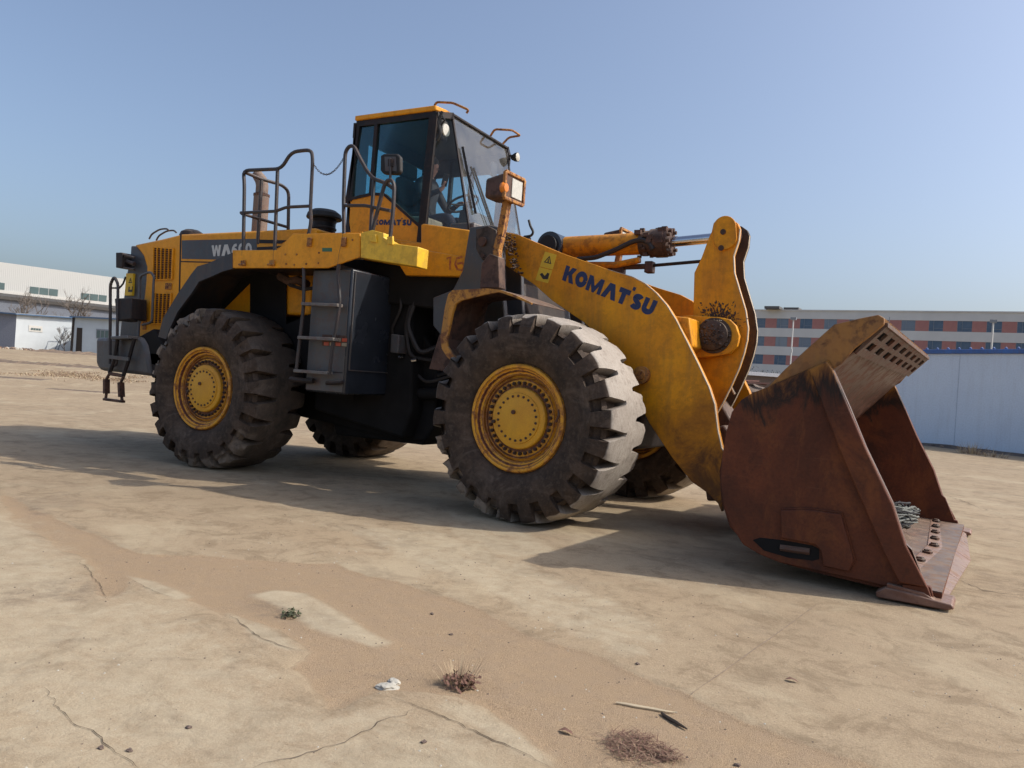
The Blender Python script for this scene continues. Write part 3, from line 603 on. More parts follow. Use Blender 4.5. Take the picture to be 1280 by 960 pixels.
MB().xz([(2.1, .72), (3.2, .72), (3.3, 1.0), (2.9, 1.15), (2.1, 1.1)], -.3, .3).build('hitch_lower', M_under, LD, bev=.03)
MB().xz([(2.1, 1.5), (3.0, 1.5), (3.2, 1.75), (2.1, 1.9)], -.3, .3).build('hitch_upper', M_under, LD, bev=.03)
MB().cyl((2.62, 0, .65), (2.62, 0, 2.0), .10, 16).build('hitch_pin', M_rust, LD)
for s in (-1, 1):
    MB().cyl((1.9, s*.62, 1.05), (2.75, s*.6, 1.1), .07, 14).cyl((2.7, s*.6, 1.1), (3.3, s*.55, 1.1), .04, 12, 1).build('steering_cylinder', [M_under, M_chrome], LD)
hz_ = MB()
rr_ = random.Random(4)
for k in range(9):
    y = -.62+.13*k; z = 1.25+.5*rr_.random()
    hz_.tube([(2.3, y, z), (2.55, y-.05, z-.15-.1*rr_.random()), (2.85, y+.03, z-.05), (3.1, y*.8, z+.1)], .02, 6, rnd=.1)
hz_.build('hydraulic_hoses', M_hose, LD)

for q, r in (([(2.277,-0.6,1.491)][0], .022), ([(2.465,-0.6,1.462)][0], .022)):
    MB().cyl((q[0]-.04, q[1]-.2, q[2]), (q[0]+.03, q[1]-.2, q[2]+.01), r, 8).build('hose_fitting', M_chrome, LD)
for k in (0, 2, 3):
    q = [(2.161,-0.7,2.078),(2.274,-0.7,1.985),(2.372,-0.7,1.921),(2.455,-0.7,2.017),(2.574,-0.7,1.945)][k]
    MB().tube([(q[0], q[1]-.1, q[2]+.25), (q[0]+.10-.07*k, q[1]-.14, q[2]-.05*k), (q[0]-.08+.05*k, q[1]-.1, q[2]-.30-.06*k), (q[0]+.2, q[1]+.1, q[2]-.6+.08*k)], .017+.004*k, 6, rnd=.1).build('body_hose', M_hose, LD)

# ---------------------------------------------------------------- cab
CY_ = .85
# cab floor block, yellow lower panels
zb = [(2.525,3.019),(3.081,2.413)]
MB().xz([(1.688,2.745),(2.549,2.726),(3.168,2.624),(3.179,2.492),(3.091,2.413),(2.338,2.431),(2.237,2.547),(1.699,2.621)], -.92, .92).build('cab_floor_sill', M_yellow, LD, bev=.012)
pn = MB().xz([(2.492,3.011),(2.524,3.023),(3.154,2.929),(3.181,2.598),(2.552,2.689),(2.225,2.687),(2.214,2.817),(2.509,2.809)], -.90, .90).build('cab_front_panel', M_yellow, LD, bev=.012)
MB().xz([(1.359,2.972),(2.476,2.816),(2.489,2.659),(2.204,2.664),(1.372,2.825)], -.87, .87).build('cab_base', M_yellow, LD, bev=.01)
MB().xz([(2.897,2.599),(3.181,2.589),(3.182,2.58),(2.553,2.676),(2.552,2.685)], -.905, -.895).build('panel_seam', M_black, LD)
mb = MB()
def strokes(mb, px, w, Y):
    for q in stroke(px, w): mb.xz(q, Y-.0015, Y)
strokes(mb, [(2.894,2.61),(2.94,2.632),(2.946,2.489)], .028, -.9215)
strokes(mb, [(3.098,2.633),(3.026,2.613),(3.01,2.551),(3.041,2.493),(3.105,2.483),(3.132,2.527),(3.103,2.567),(3.036,2.555)], .026, -.9215)
mb.build('sprayed_number', M_redp, LD)
MB().xz([(2.3, 2.43), (3.15, 2.43), (2.9, 2.2), (2.55, 2.1), (2.3, 2.15)], -.75, -.2).build('cab_mount', M_rust, LD, bev=.02)
MB().xz([(1.0, 2.2), (2.9, 2.05), (3.1, 2.43), (2.2, 2.60), (1.0, 2.68)], -.84, .84).build('cab_mount', M_under, LD, bev=.02)

P2 = lambda L: [(a, b2) for a, b2 in L]
# side outline, near side
TR = [(1.411,4.34),(1.705,4.338),(2.538,4.321),(2.563,4.281),(2.499,3.039),(2.461,2.82),(1.342,2.966),(1.322,3.348)]
rearTop, bTop, bBot, rearLow = (1.405, 4.30), (2.565, 4.30), (2.50, 3.02), (1.30, 3.36)
ATop, ABot = (2.645, 4.33), (3.00, 2.93); AW = .64
def cabside(s):
    Y0, Y1 = s*CY_, s*(CY_-.05)
    fr = MB()
    def strip(a, b2, w, m=0, y0=Y0, y1=Y1):
        for q in stroke([a, b2], w): fr.xz(q, y0, y1, m)
    strip((1.425, 4.30), (1.325, 3.33), .055)                   # rear post
    strip((1.70, 4.27), (1.685, 3.42), .045, y0=s*(CY_+.003))   # between the two panes
    strip((2.515, 4.26), (2.455, 2.74), .085, y0=s*(CY_+.006))  # B pillar
    strip((1.40, 4.285), (2.56, 4.285), .06, y0=s*(CY_+.001))
    strip((1.31, 3.37), (1.70, 3.42), .035, y0=s*(CY_+.002))
    strip((1.68, 3.43), (1.90, 3.40), .03, y0=s*(CY_+.004)); strip((1.90, 3.40), (2.46, 2.99), .03, y0=s*(CY_+.005)); strip((1.45, 2.80), (2.47, 2.785), .014, y0=s*(CY_+.0075))
    fr.build('cab_frame', M_black, LD)
    # lower panel (with the maker's name) and glazing
    lo = MB().xz([(1.315, 3.35), (1.685, 3.41), (1.90, 3.385), (2.43, 2.995), (2.43, 2.78), (1.46, 2.80)] if s < 0 else [(1.315, 3.35), (1.685, 3.41), (1.90, 3.385), (2.43, 2.995), (2.43, 2.78), (1.46, 2.80)], s*(CY_-.01), s*(CY_-.04)).build('cab_lower_panel', M_yellow, LD)
    if s < 0:
        l = MB(); letters(l, "KOMAT'SU", [(1.759,3.051),(2.318,3.02),(2.318,3.09),(1.765,3.112)], -CY_+.01-.0005, .002, .1); l.build('maker_lettering', M_logo, lo)
    MB().xz([(1.40, 4.28), (1.70, 4.27), (1.685, 3.42), (1.31, 3.36)], s*(CY_-.02), s*(CY_-.026)).build('quarter_glass', M_glass, LD)
    MB().xz([(1.71, 4.27), (2.50, 4.26), (2.45, 3.0), (1.90, 3.41), (1.70, 3.43)], s*(CY_-.02), s*(CY_-.026)).build('door_glass', M_glass, LD)
    # corner pane between B pillar and windscreen
    a, b2, c, d = (2.57, s*CY_, 4.27), (ATop[0], s*AW, 4.32), (ABot[0], s*AW, ABot[1]), (2.51, s*CY_, 2.98)
    MB().add([a, b2, c, d], [(0, 1, 2, 3)]).build('corner_glass', M_corner, LD)
    g = MB(); g.bar(a, d, .05, .05, upv=(0, 1, 0)); g.bar(b2, c, .022, .03, upv=(0, 1, 0)); g.bar(a, b2, .07, .07); g.bar(d, c, .035, .035)
    g.build('corner_frame', M_black, LD)
    # mirrored front sill below the corner pane
    MB().xy([(2.5, s*(CY_)), (3.02, s*AW), (3.02, s*.2), (2.5, s*.2)], 2.80, 2.965).build('front_sill', M_yellow, LD, bev=.01)
side_pair(cabside)
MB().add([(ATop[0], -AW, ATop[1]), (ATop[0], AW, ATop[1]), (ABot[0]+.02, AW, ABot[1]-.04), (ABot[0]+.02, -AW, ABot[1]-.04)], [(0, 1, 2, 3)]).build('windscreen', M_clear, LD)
g = MB(); g.bar((ATop[0], -AW, ATop[1]+.005), (ATop[0], AW, ATop[1]+.005), .03, .022); g.bar((ABot[0]+.02, -AW, ABot[1]-.04), (ABot[0]+.02, AW, ABot[1]-.04), .05, .04); g.build('windscreen_frame', M_black, LD)
MB().box(2.7, 3.04, -AW+.01, AW-.01, 2.78, 3.08).build('front_cowl', M_lgrey, LD, bev=.02)
# roof
MB().xy([(1.38, -.87), (2.56, -.87), (2.60, -.70), (2.60, .70), (2.56, .87), (1.38, .87)], 4.325, 4.385).build('roof', M_yellow, LD, bev=.014)
MB().xy([(2.601, -.69), (2.67, -.655), (2.67, .655), (2.601, .69)], 4.325, 4.352).build('roof_front_edge', M_black, LD, bev=.006)
MB().xy([(1.39, -.845), (2.55, -.845), (2.62, -.62), (2.62, .62), (2.55, .845), (1.39, .845)], 4.30, 4.324).build('head_lining', M_lining, LD)
for p in ([(2.359,-0.62,4.446),(2.387,-0.62,4.523),(2.625,-0.62,4.487),(2.854,-0.62,4.379),(2.824,-0.62,4.345)], ):
    MB().tube(p, .014, 8, rnd=.04).build('roof_grab_handle', M_rusty, LD)
MB().tube([(2.60, .30, 4.38), (2.66, .30, 4.47), (2.86, .40, 4.47), (2.86, .62, 4.47), (2.68, .64, 4.47), (2.62, .60, 4.38)], .014, 8, rnd=.04).build('roof_grab_handle', M_rusty, LD)
# rear wall with window
for a in ((-.85, -.60), (.60, .85)): MB().box(1.36, 1.40, a[0]+.05*(a[0] < 0)*0, a[1], 3.35, 4.3).build('rear_wall_post', M_black, LD)
MB().box(1.33, 1.38, -.84, .84, 2.75, 3.45).build('rear_wall', M_lining, LD)
MB().box(1.375, 1.38, -.60, .60, 3.45, 4.3).build('rear_window', M_glass, LD)
MB().box(1.36, 1.39, -.86, .86, 4.12, 4.3).build('rear_header', M_black, LD)
# far-side header and posts that read through the windscreen
MB().box(2.0, 2.07, .80, .835, 3.0, 4.3).build('door_post', M_lining, LD); MB().box(1.42, 2.56, .80, .84, 4.06, 4.3).build('door_header', M_lining, LD)
# work lamp under the roof corner, small lamp on the far corner
wl = MB(); 
lp = [(2.622,-0.74,4.137)][0]
wl.box(lp[0]-.10, lp[0]+.02, -.83, -.68, lp[2]-.14, lp[2]+.10).build('work_lamp', M_rubber, LD, bev=.03)
lo_ = LD.children[-1]
MB().lathe([(.075, .021), (.07, .035), (.03, .04), (.001, .041)], (lp[0], -.755, lp[2]-.015), 'x', 20).build('lamp_lens', M_lens, LD)
fl = MB().lathe([(.03, -.09), (.055, -.04), (.06, 0)], (2.80, .70, 4.22), 'x', 16).build('cab_corner_lamp', M_rubber, LD)
MB().lathe([(.055, .001), (.03, .012), (.001, .014)], (2.80, .70, 4.22), 'x', 16).build('lamp_lens', M_lens, fl)
MB().tube([(2.62, .66, 4.24), (2.72, .69, 4.24)], .014, 6).build('lamp_arm', M_rubber, fl)
wb = MB().tube([(2.684,-0.9,4.288),(2.639,-0.9,4.175),(2.682,-0.9,4.044),(2.634,-0.9,3.958)], .018, 6, rnd=.03).tube([(2.637,-0.88,4.291),(2.711,-0.88,4.192),(2.641,-0.88,4.109)], .012, 6); wb.build('lamp_wiring', M_rubber, LD)
# wipers on the screen
def scr(u, v, d=.03):   # u 0..1 near to far, v 0..1 top to bottom
    x = ATop[0]+(ABot[0]-ATop[0])*v+d; return (x, -AW+2*AW*u, ATop[1]+(ABot[1]-ATop[1])*v)
MB().bar(scr(.06, .25), scr(.12, .80), .012, .03).build('wiper_blade', M_rubber, LD)
MB().bar(scr(.13, .40, .05), scr(.42, .98, .05), .010, .018).bar(scr(.18, .40, .05), scr(.46, .98, .05), .010, .02).bar(scr(.09, .52), scr(.18, .40, .05), .012, .012).build('wiper_arm', M_rubber, LD)
# interior: seat, wheel column, dash
s_ = MB().box(1.72, 2.22, -.28, .24, 3.02, 3.18).build('seat_cushion', M_seat, LD, bev=.05)
MB().xz([(1.62, 3.12), (1.78, 3.12), (1.70, 3.80), (1.56, 3.80)], -.27, .23).build('seat_back', M_seat, LD, bev=.05)
MB().xz([(1.53, 3.82), (1.66, 3.82), (1.65, 4.02), (1.55, 4.02)], -.16, .12).build('head_rest', M_seat, LD, bev=.04)
MB().box(1.75, 2.1, -.26, .22, 2.60, 3.02).build('seat_base', M_lining, LD, bev=.02)
MB().box(1.75, 2.12, -.37, -.29, 3.24, 3.30).box(1.75, 2.12, .26, .34, 3.24, 3.30).build('arm_rest', M_seat, LD, bev=.02)
MB().box(1.4, 3.0, -.8, .8, 2.72, 2.765).build('cab_floor', M_lining, LD)
MB().box(2.02, 2.42, -.74, -.34, 2.77, 3.16).build('side_console', M_cream, LD, bev=.03)
MB().xz([(2.55, 2.77), (2.86, 2.77), (2.84, 3.12), (2.72, 3.34), (2.60, 3.30)], -.30, .25).build('dashboard', M_seat, LD, bev=.03)
MB().tube([(2.62, -.02, 2.9), (2.50, -.02, 3.42)], .03, 8).build('steering_column', M_rubber, LD)
sw = MB(); th = math.radians(28)
cp = [(2.47+.20*math.cos(a)*math.cos(th), -.02+.20*math.sin(a), 3.46+.20*math.cos(a)*math.sin(th)*.9) for a in [2*PI*k/24 for k in range(25)]]
sw.tube(cp, .015, 8)
for k in (0, 8, 16): sw.tube([(2.49, -.02, 3.44), cp[k]], .012, 6)
sw.build('steering_wheel', M_rubber, LD)
MB().lathe([(.001, -.03), (.09, -.02), (.10, .0), (.09, .02), (.001, .03)], (2.56, .50, 4.02), 'x', 20).build('cab_fan', M_lining, LD)
MB().tube([(2.56, .50, 3.92), (2.56, .58, 3.80), (2.56, .78, 3.75)], .015, 6).build('fan_bracket', M_lining, LD)

# ---------------------------------------------------------------- front frame (turned slightly at the hitch)
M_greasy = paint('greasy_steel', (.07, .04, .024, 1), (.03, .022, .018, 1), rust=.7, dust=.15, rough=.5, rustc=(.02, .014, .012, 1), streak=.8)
def FB(mb, name, mat, bev=0, label=None, par=None):
    return mb.build(name, mat, par or LD, None if par else 'F', bev, label)
tw = [(3.283,2.934),(3.544,2.947),(3.648,2.925),(3.704,2.854),(3.763,2.254),(3.842,1.767),(3.099,1.66),(2.871,1.858),(2.845,2.17),(3.114,2.257),(3.227,2.466)]
for s in (-1, 1):
    FB(MB().xz(tw, s*.95, s*.87), 'frame_tower', M_grey, .012)
    FB(MB().xz(tw, s*.56, s*.50), 'frame_tower', M_grey, .012)
pv = [(3.497,2.761)][0]
for s in (-1, 1):
    pb = [(3.392,2.903),(3.545,2.93),(3.651,2.882),(3.68,2.779),(3.634,2.594),(3.503,2.564),(3.41,2.687)]
    b_ = FB(MB().xz(pb, s*.95, s*.985), 'pivot_cover', M_greasy, .01)
    FB(MB().cyl((pv[0], s*.985, pv[1]), (pv[0], s*1.01, pv[1]), .05, 16).cyl((pv[0]+.01, s*.985, pv[1]-.15), (pv[0]+.01, s*1.0, pv[1]-.15), .025, 10), 'pivot_pin', M_rust, 0, None, b_)
FB(MB().xz([(3.0, .75), (5.2, .70), (5.3, 1.3), (4.6, 1.7), (3.9, 1.9), (3.7, 2.4), (3.3, 2.4), (3.1, 1.9)], -.5, .5), 'front_frame', M_black, .03)
FB(MB().box(3.45, 3.62, -.5, .5, 2.2, 2.9), 'tower_cross_plate', M_black, .01)
# front fenders
fro = [(3.837,1.421),(3.73,1.431),(3.617,1.49),(3.54,1.574),(3.511,1.685),(3.523,1.781),(3.545,1.988),(3.574,2.115),(3.62,2.155),(4.038,2.172),(4.186,2.156),(4.36,2.106),(4.541,2.035)]
fri = [(3.835,1.444),(3.746,1.471),(3.672,1.531),(3.608,1.6),(3.592,1.671),(3.613,1.767),(3.639,1.925),(3.67,2.02),(3.735,2.056),(4.024,2.114),(4.17,2.137),(4.344,2.087),(4.533,2.02)]
def ffender(s):
    m = MB()
    for i in range(len(fro)-1): m.xz([fro[i], fro[i+1], fri[i+1], fri[i]], s*1.63, s*1.60)
    FB(m, 'fender_flange', M_flange, 0); m = MB()
    for i in range(len(fro)-1):
        a, b2 = fro[i], fro[i+1]
        n = Vector((fri[i][0]-a[0], fri[i][1]-a[1]))*.35; n2 = Vector((fri[i+1][0]-b2[0], fri[i+1][1]-b2[1]))*.35
        m.xz([a, b2, (b2[0]+n2.x, b2[1]+n2.y), (a[0]+n.x, a[1]+n.y)], s*1.598, s*.97)
    FB(m, 'front_fender', M_rust, 0)
    q = [(3.279,1.735),(3.173,1.371),(3.436,1.351),(3.609,1.596),(3.459,1.69)]; FB(MB().xz(q, s*1.35, s*1.0), 'mud_flap', M_rust, .005)
    rr = random.Random(9+s)
    cl = MB()
    for k in range(60):
        t = rr.random()**.8; i = 4+min(1, int(t*2)); x = fro[4][0]+t*(fro[6][0]-fro[4][0]); z = fro[4][1]+(fro[6][1]-fro[4][1])*t
        r = .008+.022*rr.random(); cl.lathe([(.001, -r), (r, -.2*r), (r*.8, r*.6), (.001, r)], (x, s*(1.0+.58*rr.random()), z+r*.6), 'z', 6)
    o = FB(cl, 'caked_mud', M_rust)
    o['kind'] = 'stuff'
side_pair(ffender)
# head lamps on posts
def headlamp(s):
    ly = s*1.35
    FB(MB().xz([(3.795,2.207),(3.794,2.456),(3.883,2.55),(3.991,2.515),(4.026,2.205)], ly-.06, ly+.06), 'lamp_post_base', M_rust, .008)
    pth = [(3.94,2.437),(3.937,2.597),(3.964,2.723),(4.012,3.07)]
    mb = MB()
    for a, b2 in zip(pth, pth[1:]): mb.bar((a[0], ly, a[1]), (b2[0], ly, b2[1]), .07, .07, upv=(0, 1, 0))
    FB(mb, 'lamp_post', M_rusty, .006)
    c = [(3.974,3.192)][0]
    yaw = .42*(-1 if s < 0 else 1)*0
    bx = MB(); X0, X1 = c[0]-.17, c[0]+.10
    hw, hh = .17, .125
    q = [(X0, -hw*.62, -hh*.8), (X0, hw*.62, -hh*.8), (X0, hw*.62, hh*.8), (X0, -hw*.62, hh*.8), (X1, -hw, -hh), (X1, hw, -hh), (X1, hw, hh), (X1, -hw, hh)]
    bx.add([(x, ly+y, c[1]+z) for x, y, z in q], [(0, 3, 2, 1), (4, 5, 6, 7), (0, 1, 5, 4), (1, 2, 6, 5), (2, 3, 7, 6), (3, 0, 4, 7)])
    hl = FB(bx, 'head_lamp', M_rust, .03)
    fr = MB(); o = .015
    for a, b2 in (((-hw, -hh), (hw, -hh)), ((hw, -hh), (hw, hh)), ((hw, hh), (-hw, hh)), ((-hw, hh), (-hw, -hh))):
        fr.bar((X1+.01, ly+a[0]*1.02, c[1]+a[1]*1.02), (X1+.01, ly+b2[0]*1.02, c[1]+b2[1]*1.02), .035, .035)
    FB(fr, 'lamp_bezel', M_rusty, .008, None, hl)
    FB(MB().box(X1+.012, X1+.02, ly-hw*.30 if s < 0 else ly-hw*.80, ly+hw*.80 if s < 0 else ly+hw*.30, c[1]-hh*.74, c[1]+hh*.74), 'lamp_lens', M_lens, .006, None, hl)
    FB(MB().box(X1+.001, X1+.011, ly-hw*.95, ly+hw*.95, c[1]-hh*.95, c[1]+hh*.95), 'lamp_back', M_rust, 0, None, hl)
    FB(MB().lathe([(.001, -.03), (.05, -.01), (.058, .015), (.04, .04), (.001, .045)], (X1-.01, ly-s*-.0+s*hw*.98, c[1]-.03), 'x', 16), 'turn_signal', M_amber, 0, None, hl)
headlamp(-1); headlamp(1)

# lift arms
arm = [(3.153,2.934),(3.386,2.994),(3.644,2.903),(3.769,2.876),(4.295,2.67),(4.857,2.484),(5.121,2.408),(5.261,2.339),(5.383,2.245),(5.497,2.13),(5.603,1.986),(5.711,1.806),(5.843,1.585),(5.965,1.368),(6.028,1.217),(6.075,0.978),(6.123,0.821),(6.187,0.74),(6.158,0.532),(6.163,0.24),(6.121,0.315),(6.018,0.396),(5.86,0.48),(5.658,0.682),(5.401,0.994),(5.279,1.186),(5.106,1.466),(4.886,1.743),(4.629,1.946),(4.514,2.01),(4.238,2.17),(4.012,2.335),(3.718,2.502),(3.447,2.639),(3.235,2.734)]
for s in (-1, 1):
    a_ = FB(MB().xz(arm, s*.72, s*.64, 0), 'lift_arm', M_boom, .006)
    if s < 0:
        # pale strip that paints in the sunlit front edge of the plate
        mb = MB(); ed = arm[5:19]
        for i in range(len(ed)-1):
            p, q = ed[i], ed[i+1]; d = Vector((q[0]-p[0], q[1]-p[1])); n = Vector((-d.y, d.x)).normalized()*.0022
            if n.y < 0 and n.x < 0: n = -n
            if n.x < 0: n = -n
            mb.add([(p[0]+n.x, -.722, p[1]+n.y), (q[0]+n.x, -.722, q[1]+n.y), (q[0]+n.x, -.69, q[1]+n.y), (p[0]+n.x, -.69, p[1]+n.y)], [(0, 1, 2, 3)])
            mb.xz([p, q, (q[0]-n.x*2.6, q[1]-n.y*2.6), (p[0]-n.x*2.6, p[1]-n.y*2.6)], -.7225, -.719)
        FB(mb, 'worn_or_lit_edge', M_litedge, 0, None, a_)
        lt = MB(); letters(lt, "KOMAT'SU", [(4.341,2.382),(5.355,2.017),(5.414,2.16),(4.381,2.535)], -.7205, .002, .09); FB(lt, 'maker_lettering', M_logo, 0, None, a_)
        s1 = FB(MB().xz([(4.116,2.684),(4.259,2.646),(4.223,2.492),(4.065,2.529)], -.723, -.7195), 'warning_plate', M_sign, 0, None, a_)
        s2 = FB(MB().xz([(4.061,2.521),(4.219,2.484),(4.176,2.35),(4.023,2.386)], -.723, -.7195), 'warning_plate', M_sign, 0, None, a_)
        mb = MB(); c = [(4.163,2.586)][0]
        w = .085; ang = -.25
        P = [Vector((math.cos(ang+x)*w*.62, math.sin(ang+x)*w*.62)) for x in (PI/2, PI/2+2*PI/3, PI/2+4*PI/3)]
        for i in range(3):
            a, b2 = P[i], P[(i+1) % 3]; mb.xz([(c[0]+a.x, c[1]+a.y), (c[0]+b2.x, c[1]+b2.y), (c[0]+b2.x*.7, c[1]+b2.y*.7), (c[0]+a.x*.7, c[1]+a.y*.7)], -.7255-.0003*i, -.723)
        mb.xz([(c[0]-.008, c[1]-.02), (c[0]+.008, c[1]-.02), (c[0]+.004, c[1]+.02), (c[0]-.004, c[1]+.02)], -.7255, -.723)
        mb.xz([(4.072,2.444),(4.1,2.461),(4.132,2.426),(4.159,2.451),(4.154,2.392),(4.115,2.393)], -.7255, -.723).xz([(4.158,2.46),(4.188,2.451),(4.173,2.392),(4.154,2.392)], -.7259, -.723)
        FB(mb, 'warning_symbol', M_ink, 0, None, a_)
        FB(MB().lathe([(.085, 0), (.085, -.05), (.05, -.055), (.045, -.07), (.001, -.07)], ([(5.302,1.444)][0][0], -.72, [(5.302,1.444)][0][1]), 'y', 20), 'arm_boss', M_rusty, 0, None, a_)
FB(MB().cyl((pv[0], -.95, pv[1]), (pv[0], -.5, pv[1]), .10, 20).cyl((pv[0], .5, pv[1]), (pv[0], .95, pv[1]), .10, 20), 'arm_pivot', M_rust)
# cross member between the arms carrying the bell crank
cpiv = [(5.873,1.877)][0]
FB(MB().xz([(5.05, 1.75), (5.55, 1.55), (5.75, 1.75), (5.70, 2.02), (5.2, 2.06)], -.64, .64), 'arm_cross_member', M_boom, .012)
bk = [(5.396,2.055),(5.611,2.074),(5.901,2.058),(5.996,2.04),(6.062,1.979),(6.1,1.88),(6.084,1.78),(6.019,1.708),(5.912,1.681),(5.674,1.648),(5.428,1.605)]
for s in (-1, 1):
    k_ = FB(MB().xz(bk, s*.33, s*.27), 'crank_bracket', M_boom, .008)
    if s < 0:
        FB(MB().lathe([(.175, 0), (.175, -.012), (.150, -.014), (.145, -.045), (.12, -.055), (.001, -.058)], (cpiv[0]-.02, -.33, cpiv[1]), 'y', 28), 'crank_pin', M_greasy, 0, None, k_)
        cl = MB(); rr = random.Random(61)
        for k in range(150):
            a = rr.random()*2*PI; q = .16*math.sqrt(rr.random()); r = .006+.014*rr.random(); cl.lathe([(.001, -r), (r, -r*.3), (r*1.2, r*.3), (.001, r*.6)], (cpiv[0]-.02+q*math.cos(a), -.33-.05*(1 if q < .12 else .4), cpiv[1]+q*math.sin(a)), 'y', 6)
        FB(cl, 'caked_grease', M_greasy, 0, None, k_)['kind'] = 'stuff'
crk = [(5.727,2.915),(5.74,3.002),(5.778,3.036),(5.842,3.043),(5.922,3.032),(5.98,2.99),(6.007,2.934),(6.003,2.82),(5.963,2.67),(5.982,2.505),(6.059,2.293),(6.116,2.138),(6.151,1.968),(6.151,1.852),(6.129,1.719),(6.093,1.578),(6.02,1.379),(5.96,1.234),(5.89,1.095),(5.769,1.204),(5.657,1.397),(5.594,1.594),(5.602,1.715),(5.607,1.876),(5.595,2.117),(5.578,2.511),(5.642,2.663),(5.708,2.876)]
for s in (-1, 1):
    c_ = FB(MB().xz(crk, -.235 if s < 0 else .16, -.175 if s < 0 else .10), 'bell_crank', M_boom if s < 0 else M_greasy, .006)  # far plate's dark grease tone also paints in its shade
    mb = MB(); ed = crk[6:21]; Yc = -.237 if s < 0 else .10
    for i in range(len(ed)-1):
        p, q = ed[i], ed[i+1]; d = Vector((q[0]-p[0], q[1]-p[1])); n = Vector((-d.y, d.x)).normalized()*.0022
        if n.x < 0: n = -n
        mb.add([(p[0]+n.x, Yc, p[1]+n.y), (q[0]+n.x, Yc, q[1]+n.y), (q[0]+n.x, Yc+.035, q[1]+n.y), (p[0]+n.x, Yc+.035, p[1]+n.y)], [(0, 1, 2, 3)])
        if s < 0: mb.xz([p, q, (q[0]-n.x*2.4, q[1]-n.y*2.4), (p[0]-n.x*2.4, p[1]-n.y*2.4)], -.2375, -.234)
    FB(mb, 'worn_or_lit_edge', M_litedge, 0, None, c_)  # pale strip painted along the crank plate for its sunlit edge
    if s < 0:
        pc = [(5.849,2.979),(5.864,2.765)]
        (xa, za), (xb, zb_) = pc; 
        rr = .115; pl_ = [(xa+.01+rr*math.cos(a), za-.03+rr*math.sin(a)) for a in [PI*k/12 for k in range(13)]]+[(xb+.01+rr*math.cos(a), zb_+.08+rr*math.sin(a)) for a in [PI+PI*k/12 for k in range(13)]]
        k_ = FB(MB().xz(pl_, -.235, -.262), 'pin_keeper', M_boom, .006, None, c_)
        q = [(5.853,2.904),(5.844,2.746)]
        FB(MB().lathe([(.028, -.262), (.028, -.272), (.016, -.273), (.001, -.268)], (q[0][0], 0, q[0][1]), 'y', 14).lathe([(.028, -.262), (.028, -.272), (.016, -.273), (.001, -.268)], (q[1][0], 0, q[1][1]), 'y', 14), 'keeper_bolt', M_bolt, 0, None, c_)
gs = MB(); rr = random.Random(21); g0 = [(5.809,2.181)][0]
for k in range(230):
    a = rr.gauss(PI*.52, .55); r = .17+min(.20, abs(rr.gauss(0, .075))); x, z = cpiv[0]+math.cos(a)*r, cpiv[1]+.02+math.sin(a)*r; L, w = .004+.018*rr.random(), .003+.008*rr.random(); t = a+rr.uniform(-.3, .3)
    u = Vector((math.cos(t), math.sin(t)))*L; v_ = Vector((-math.sin(t), math.cos(t)))*w
    gs.xz([(x-u.x, z-u.y), (x-v_.x, z-v_.y), (x+u.x, z+u.y), (x+v_.x, z+v_.y)], -.2352, -.2362-.00002*k)
o = FB(gs, 'grease_splash', M_bolt); o['kind'] = 'stuff'
FB(MB().cyl((5.83, -.18, 2.92), (5.83, .11, 2.92), .11, 20), 'rod_eye', M_rust)
FB(MB().xz([(5.896,1.257),(5.685,1.324),(5.946,0.535),(6.19,0.485),(6.207,0.804)], -.16, .16), 'tilt_link', M_rust, .02)
FB(MB().xz([(5.84,0.888),(6.073,1.03),(6.284,0.812),(6.278,0.338),(5.963,0.296)], -.55, .55), 'bucket_hinge_block', M_rust, .02)
FB(MB().tube([(6.06,1.444),(6.128,1.273)]and [(5.95, -.1, 1.45), (6.03, -.1, 1.32)], .012, 6), 'grease_pipe', M_litedge)
# tilt cylinder, sensor rod, hoses
cyz = [(3.97,2.858),(5.195,2.875),(5.74,2.904)]
(ax, az), (bx_, bz), (cx_, cz_) = cyz
az += .01
FB(MB().cyl((ax, 0, az), (bx_, 0, bz), .118, 28), 'tilt_cylinder', M_boom)
cyl_ = [c for c in LD.children if c.name.startswith('tilt_cylinder')][0]
dv = Vector((bx_-ax, 0, bz-az)).normalized()
def along(t, off=0): p = Vector((ax, 0, az))+dv*t; n = Vector((-dv.z, 0, dv.x)); return p+n*off
L_ = (Vector((bx_, 0, bz))-Vector((ax, 0, az))).length
gl = MB()
for t0_, t1_, r in ((L_-.30, L_-.18, .135), (L_-.19, L_-.12, .150), (L_-.13, L_-.02, .158), (L_-.03, L_+.02, .15)):
    gl.cyl(along(t0_), along(t1_), r, 24)
for k in range(12):
    a = 2*PI*k/12; o = Vector((0, math.cos(a), 0))*.128+Vector((-dv.z, 0, dv.x))*math.sin(a)*.128
    gl.cyl(along(L_+.01)+o, along(L_+.055)+o, .020, 6)
rr = random.Random(2)
for k in range(40):
    a = 2*PI*rr.random(); t = L_-.32+.3*rr.random(); o = Vector((0, math.cos(a), 0))*.15+Vector((-dv.z, 0, dv.x))*math.sin(a)*.15; p = along(t)+o; r = .008+.016*rr.random()
    gl.box(p.x-r*1.5, p.x+r*1.5, p.y-r, p.y+r, p.z-r, p.z+r)
FB(gl, 'cylinder_gland', M_rust)
FB(MB().cyl(along(L_), Vector((cx_, 0, cz_)), .052, 24), 'cylinder_rod', M_chrome)
FB(MB().lathe([(.16, -.16), (.16, .16)], (ax-.14, 0, az-.005), 'y', 28).lathe([(.11, -.2), (.11, .2)], (ax-.14, 0, az-.005), 'y', 20, 1), 'cylinder_base_eye', [M_navy, M_rubber])
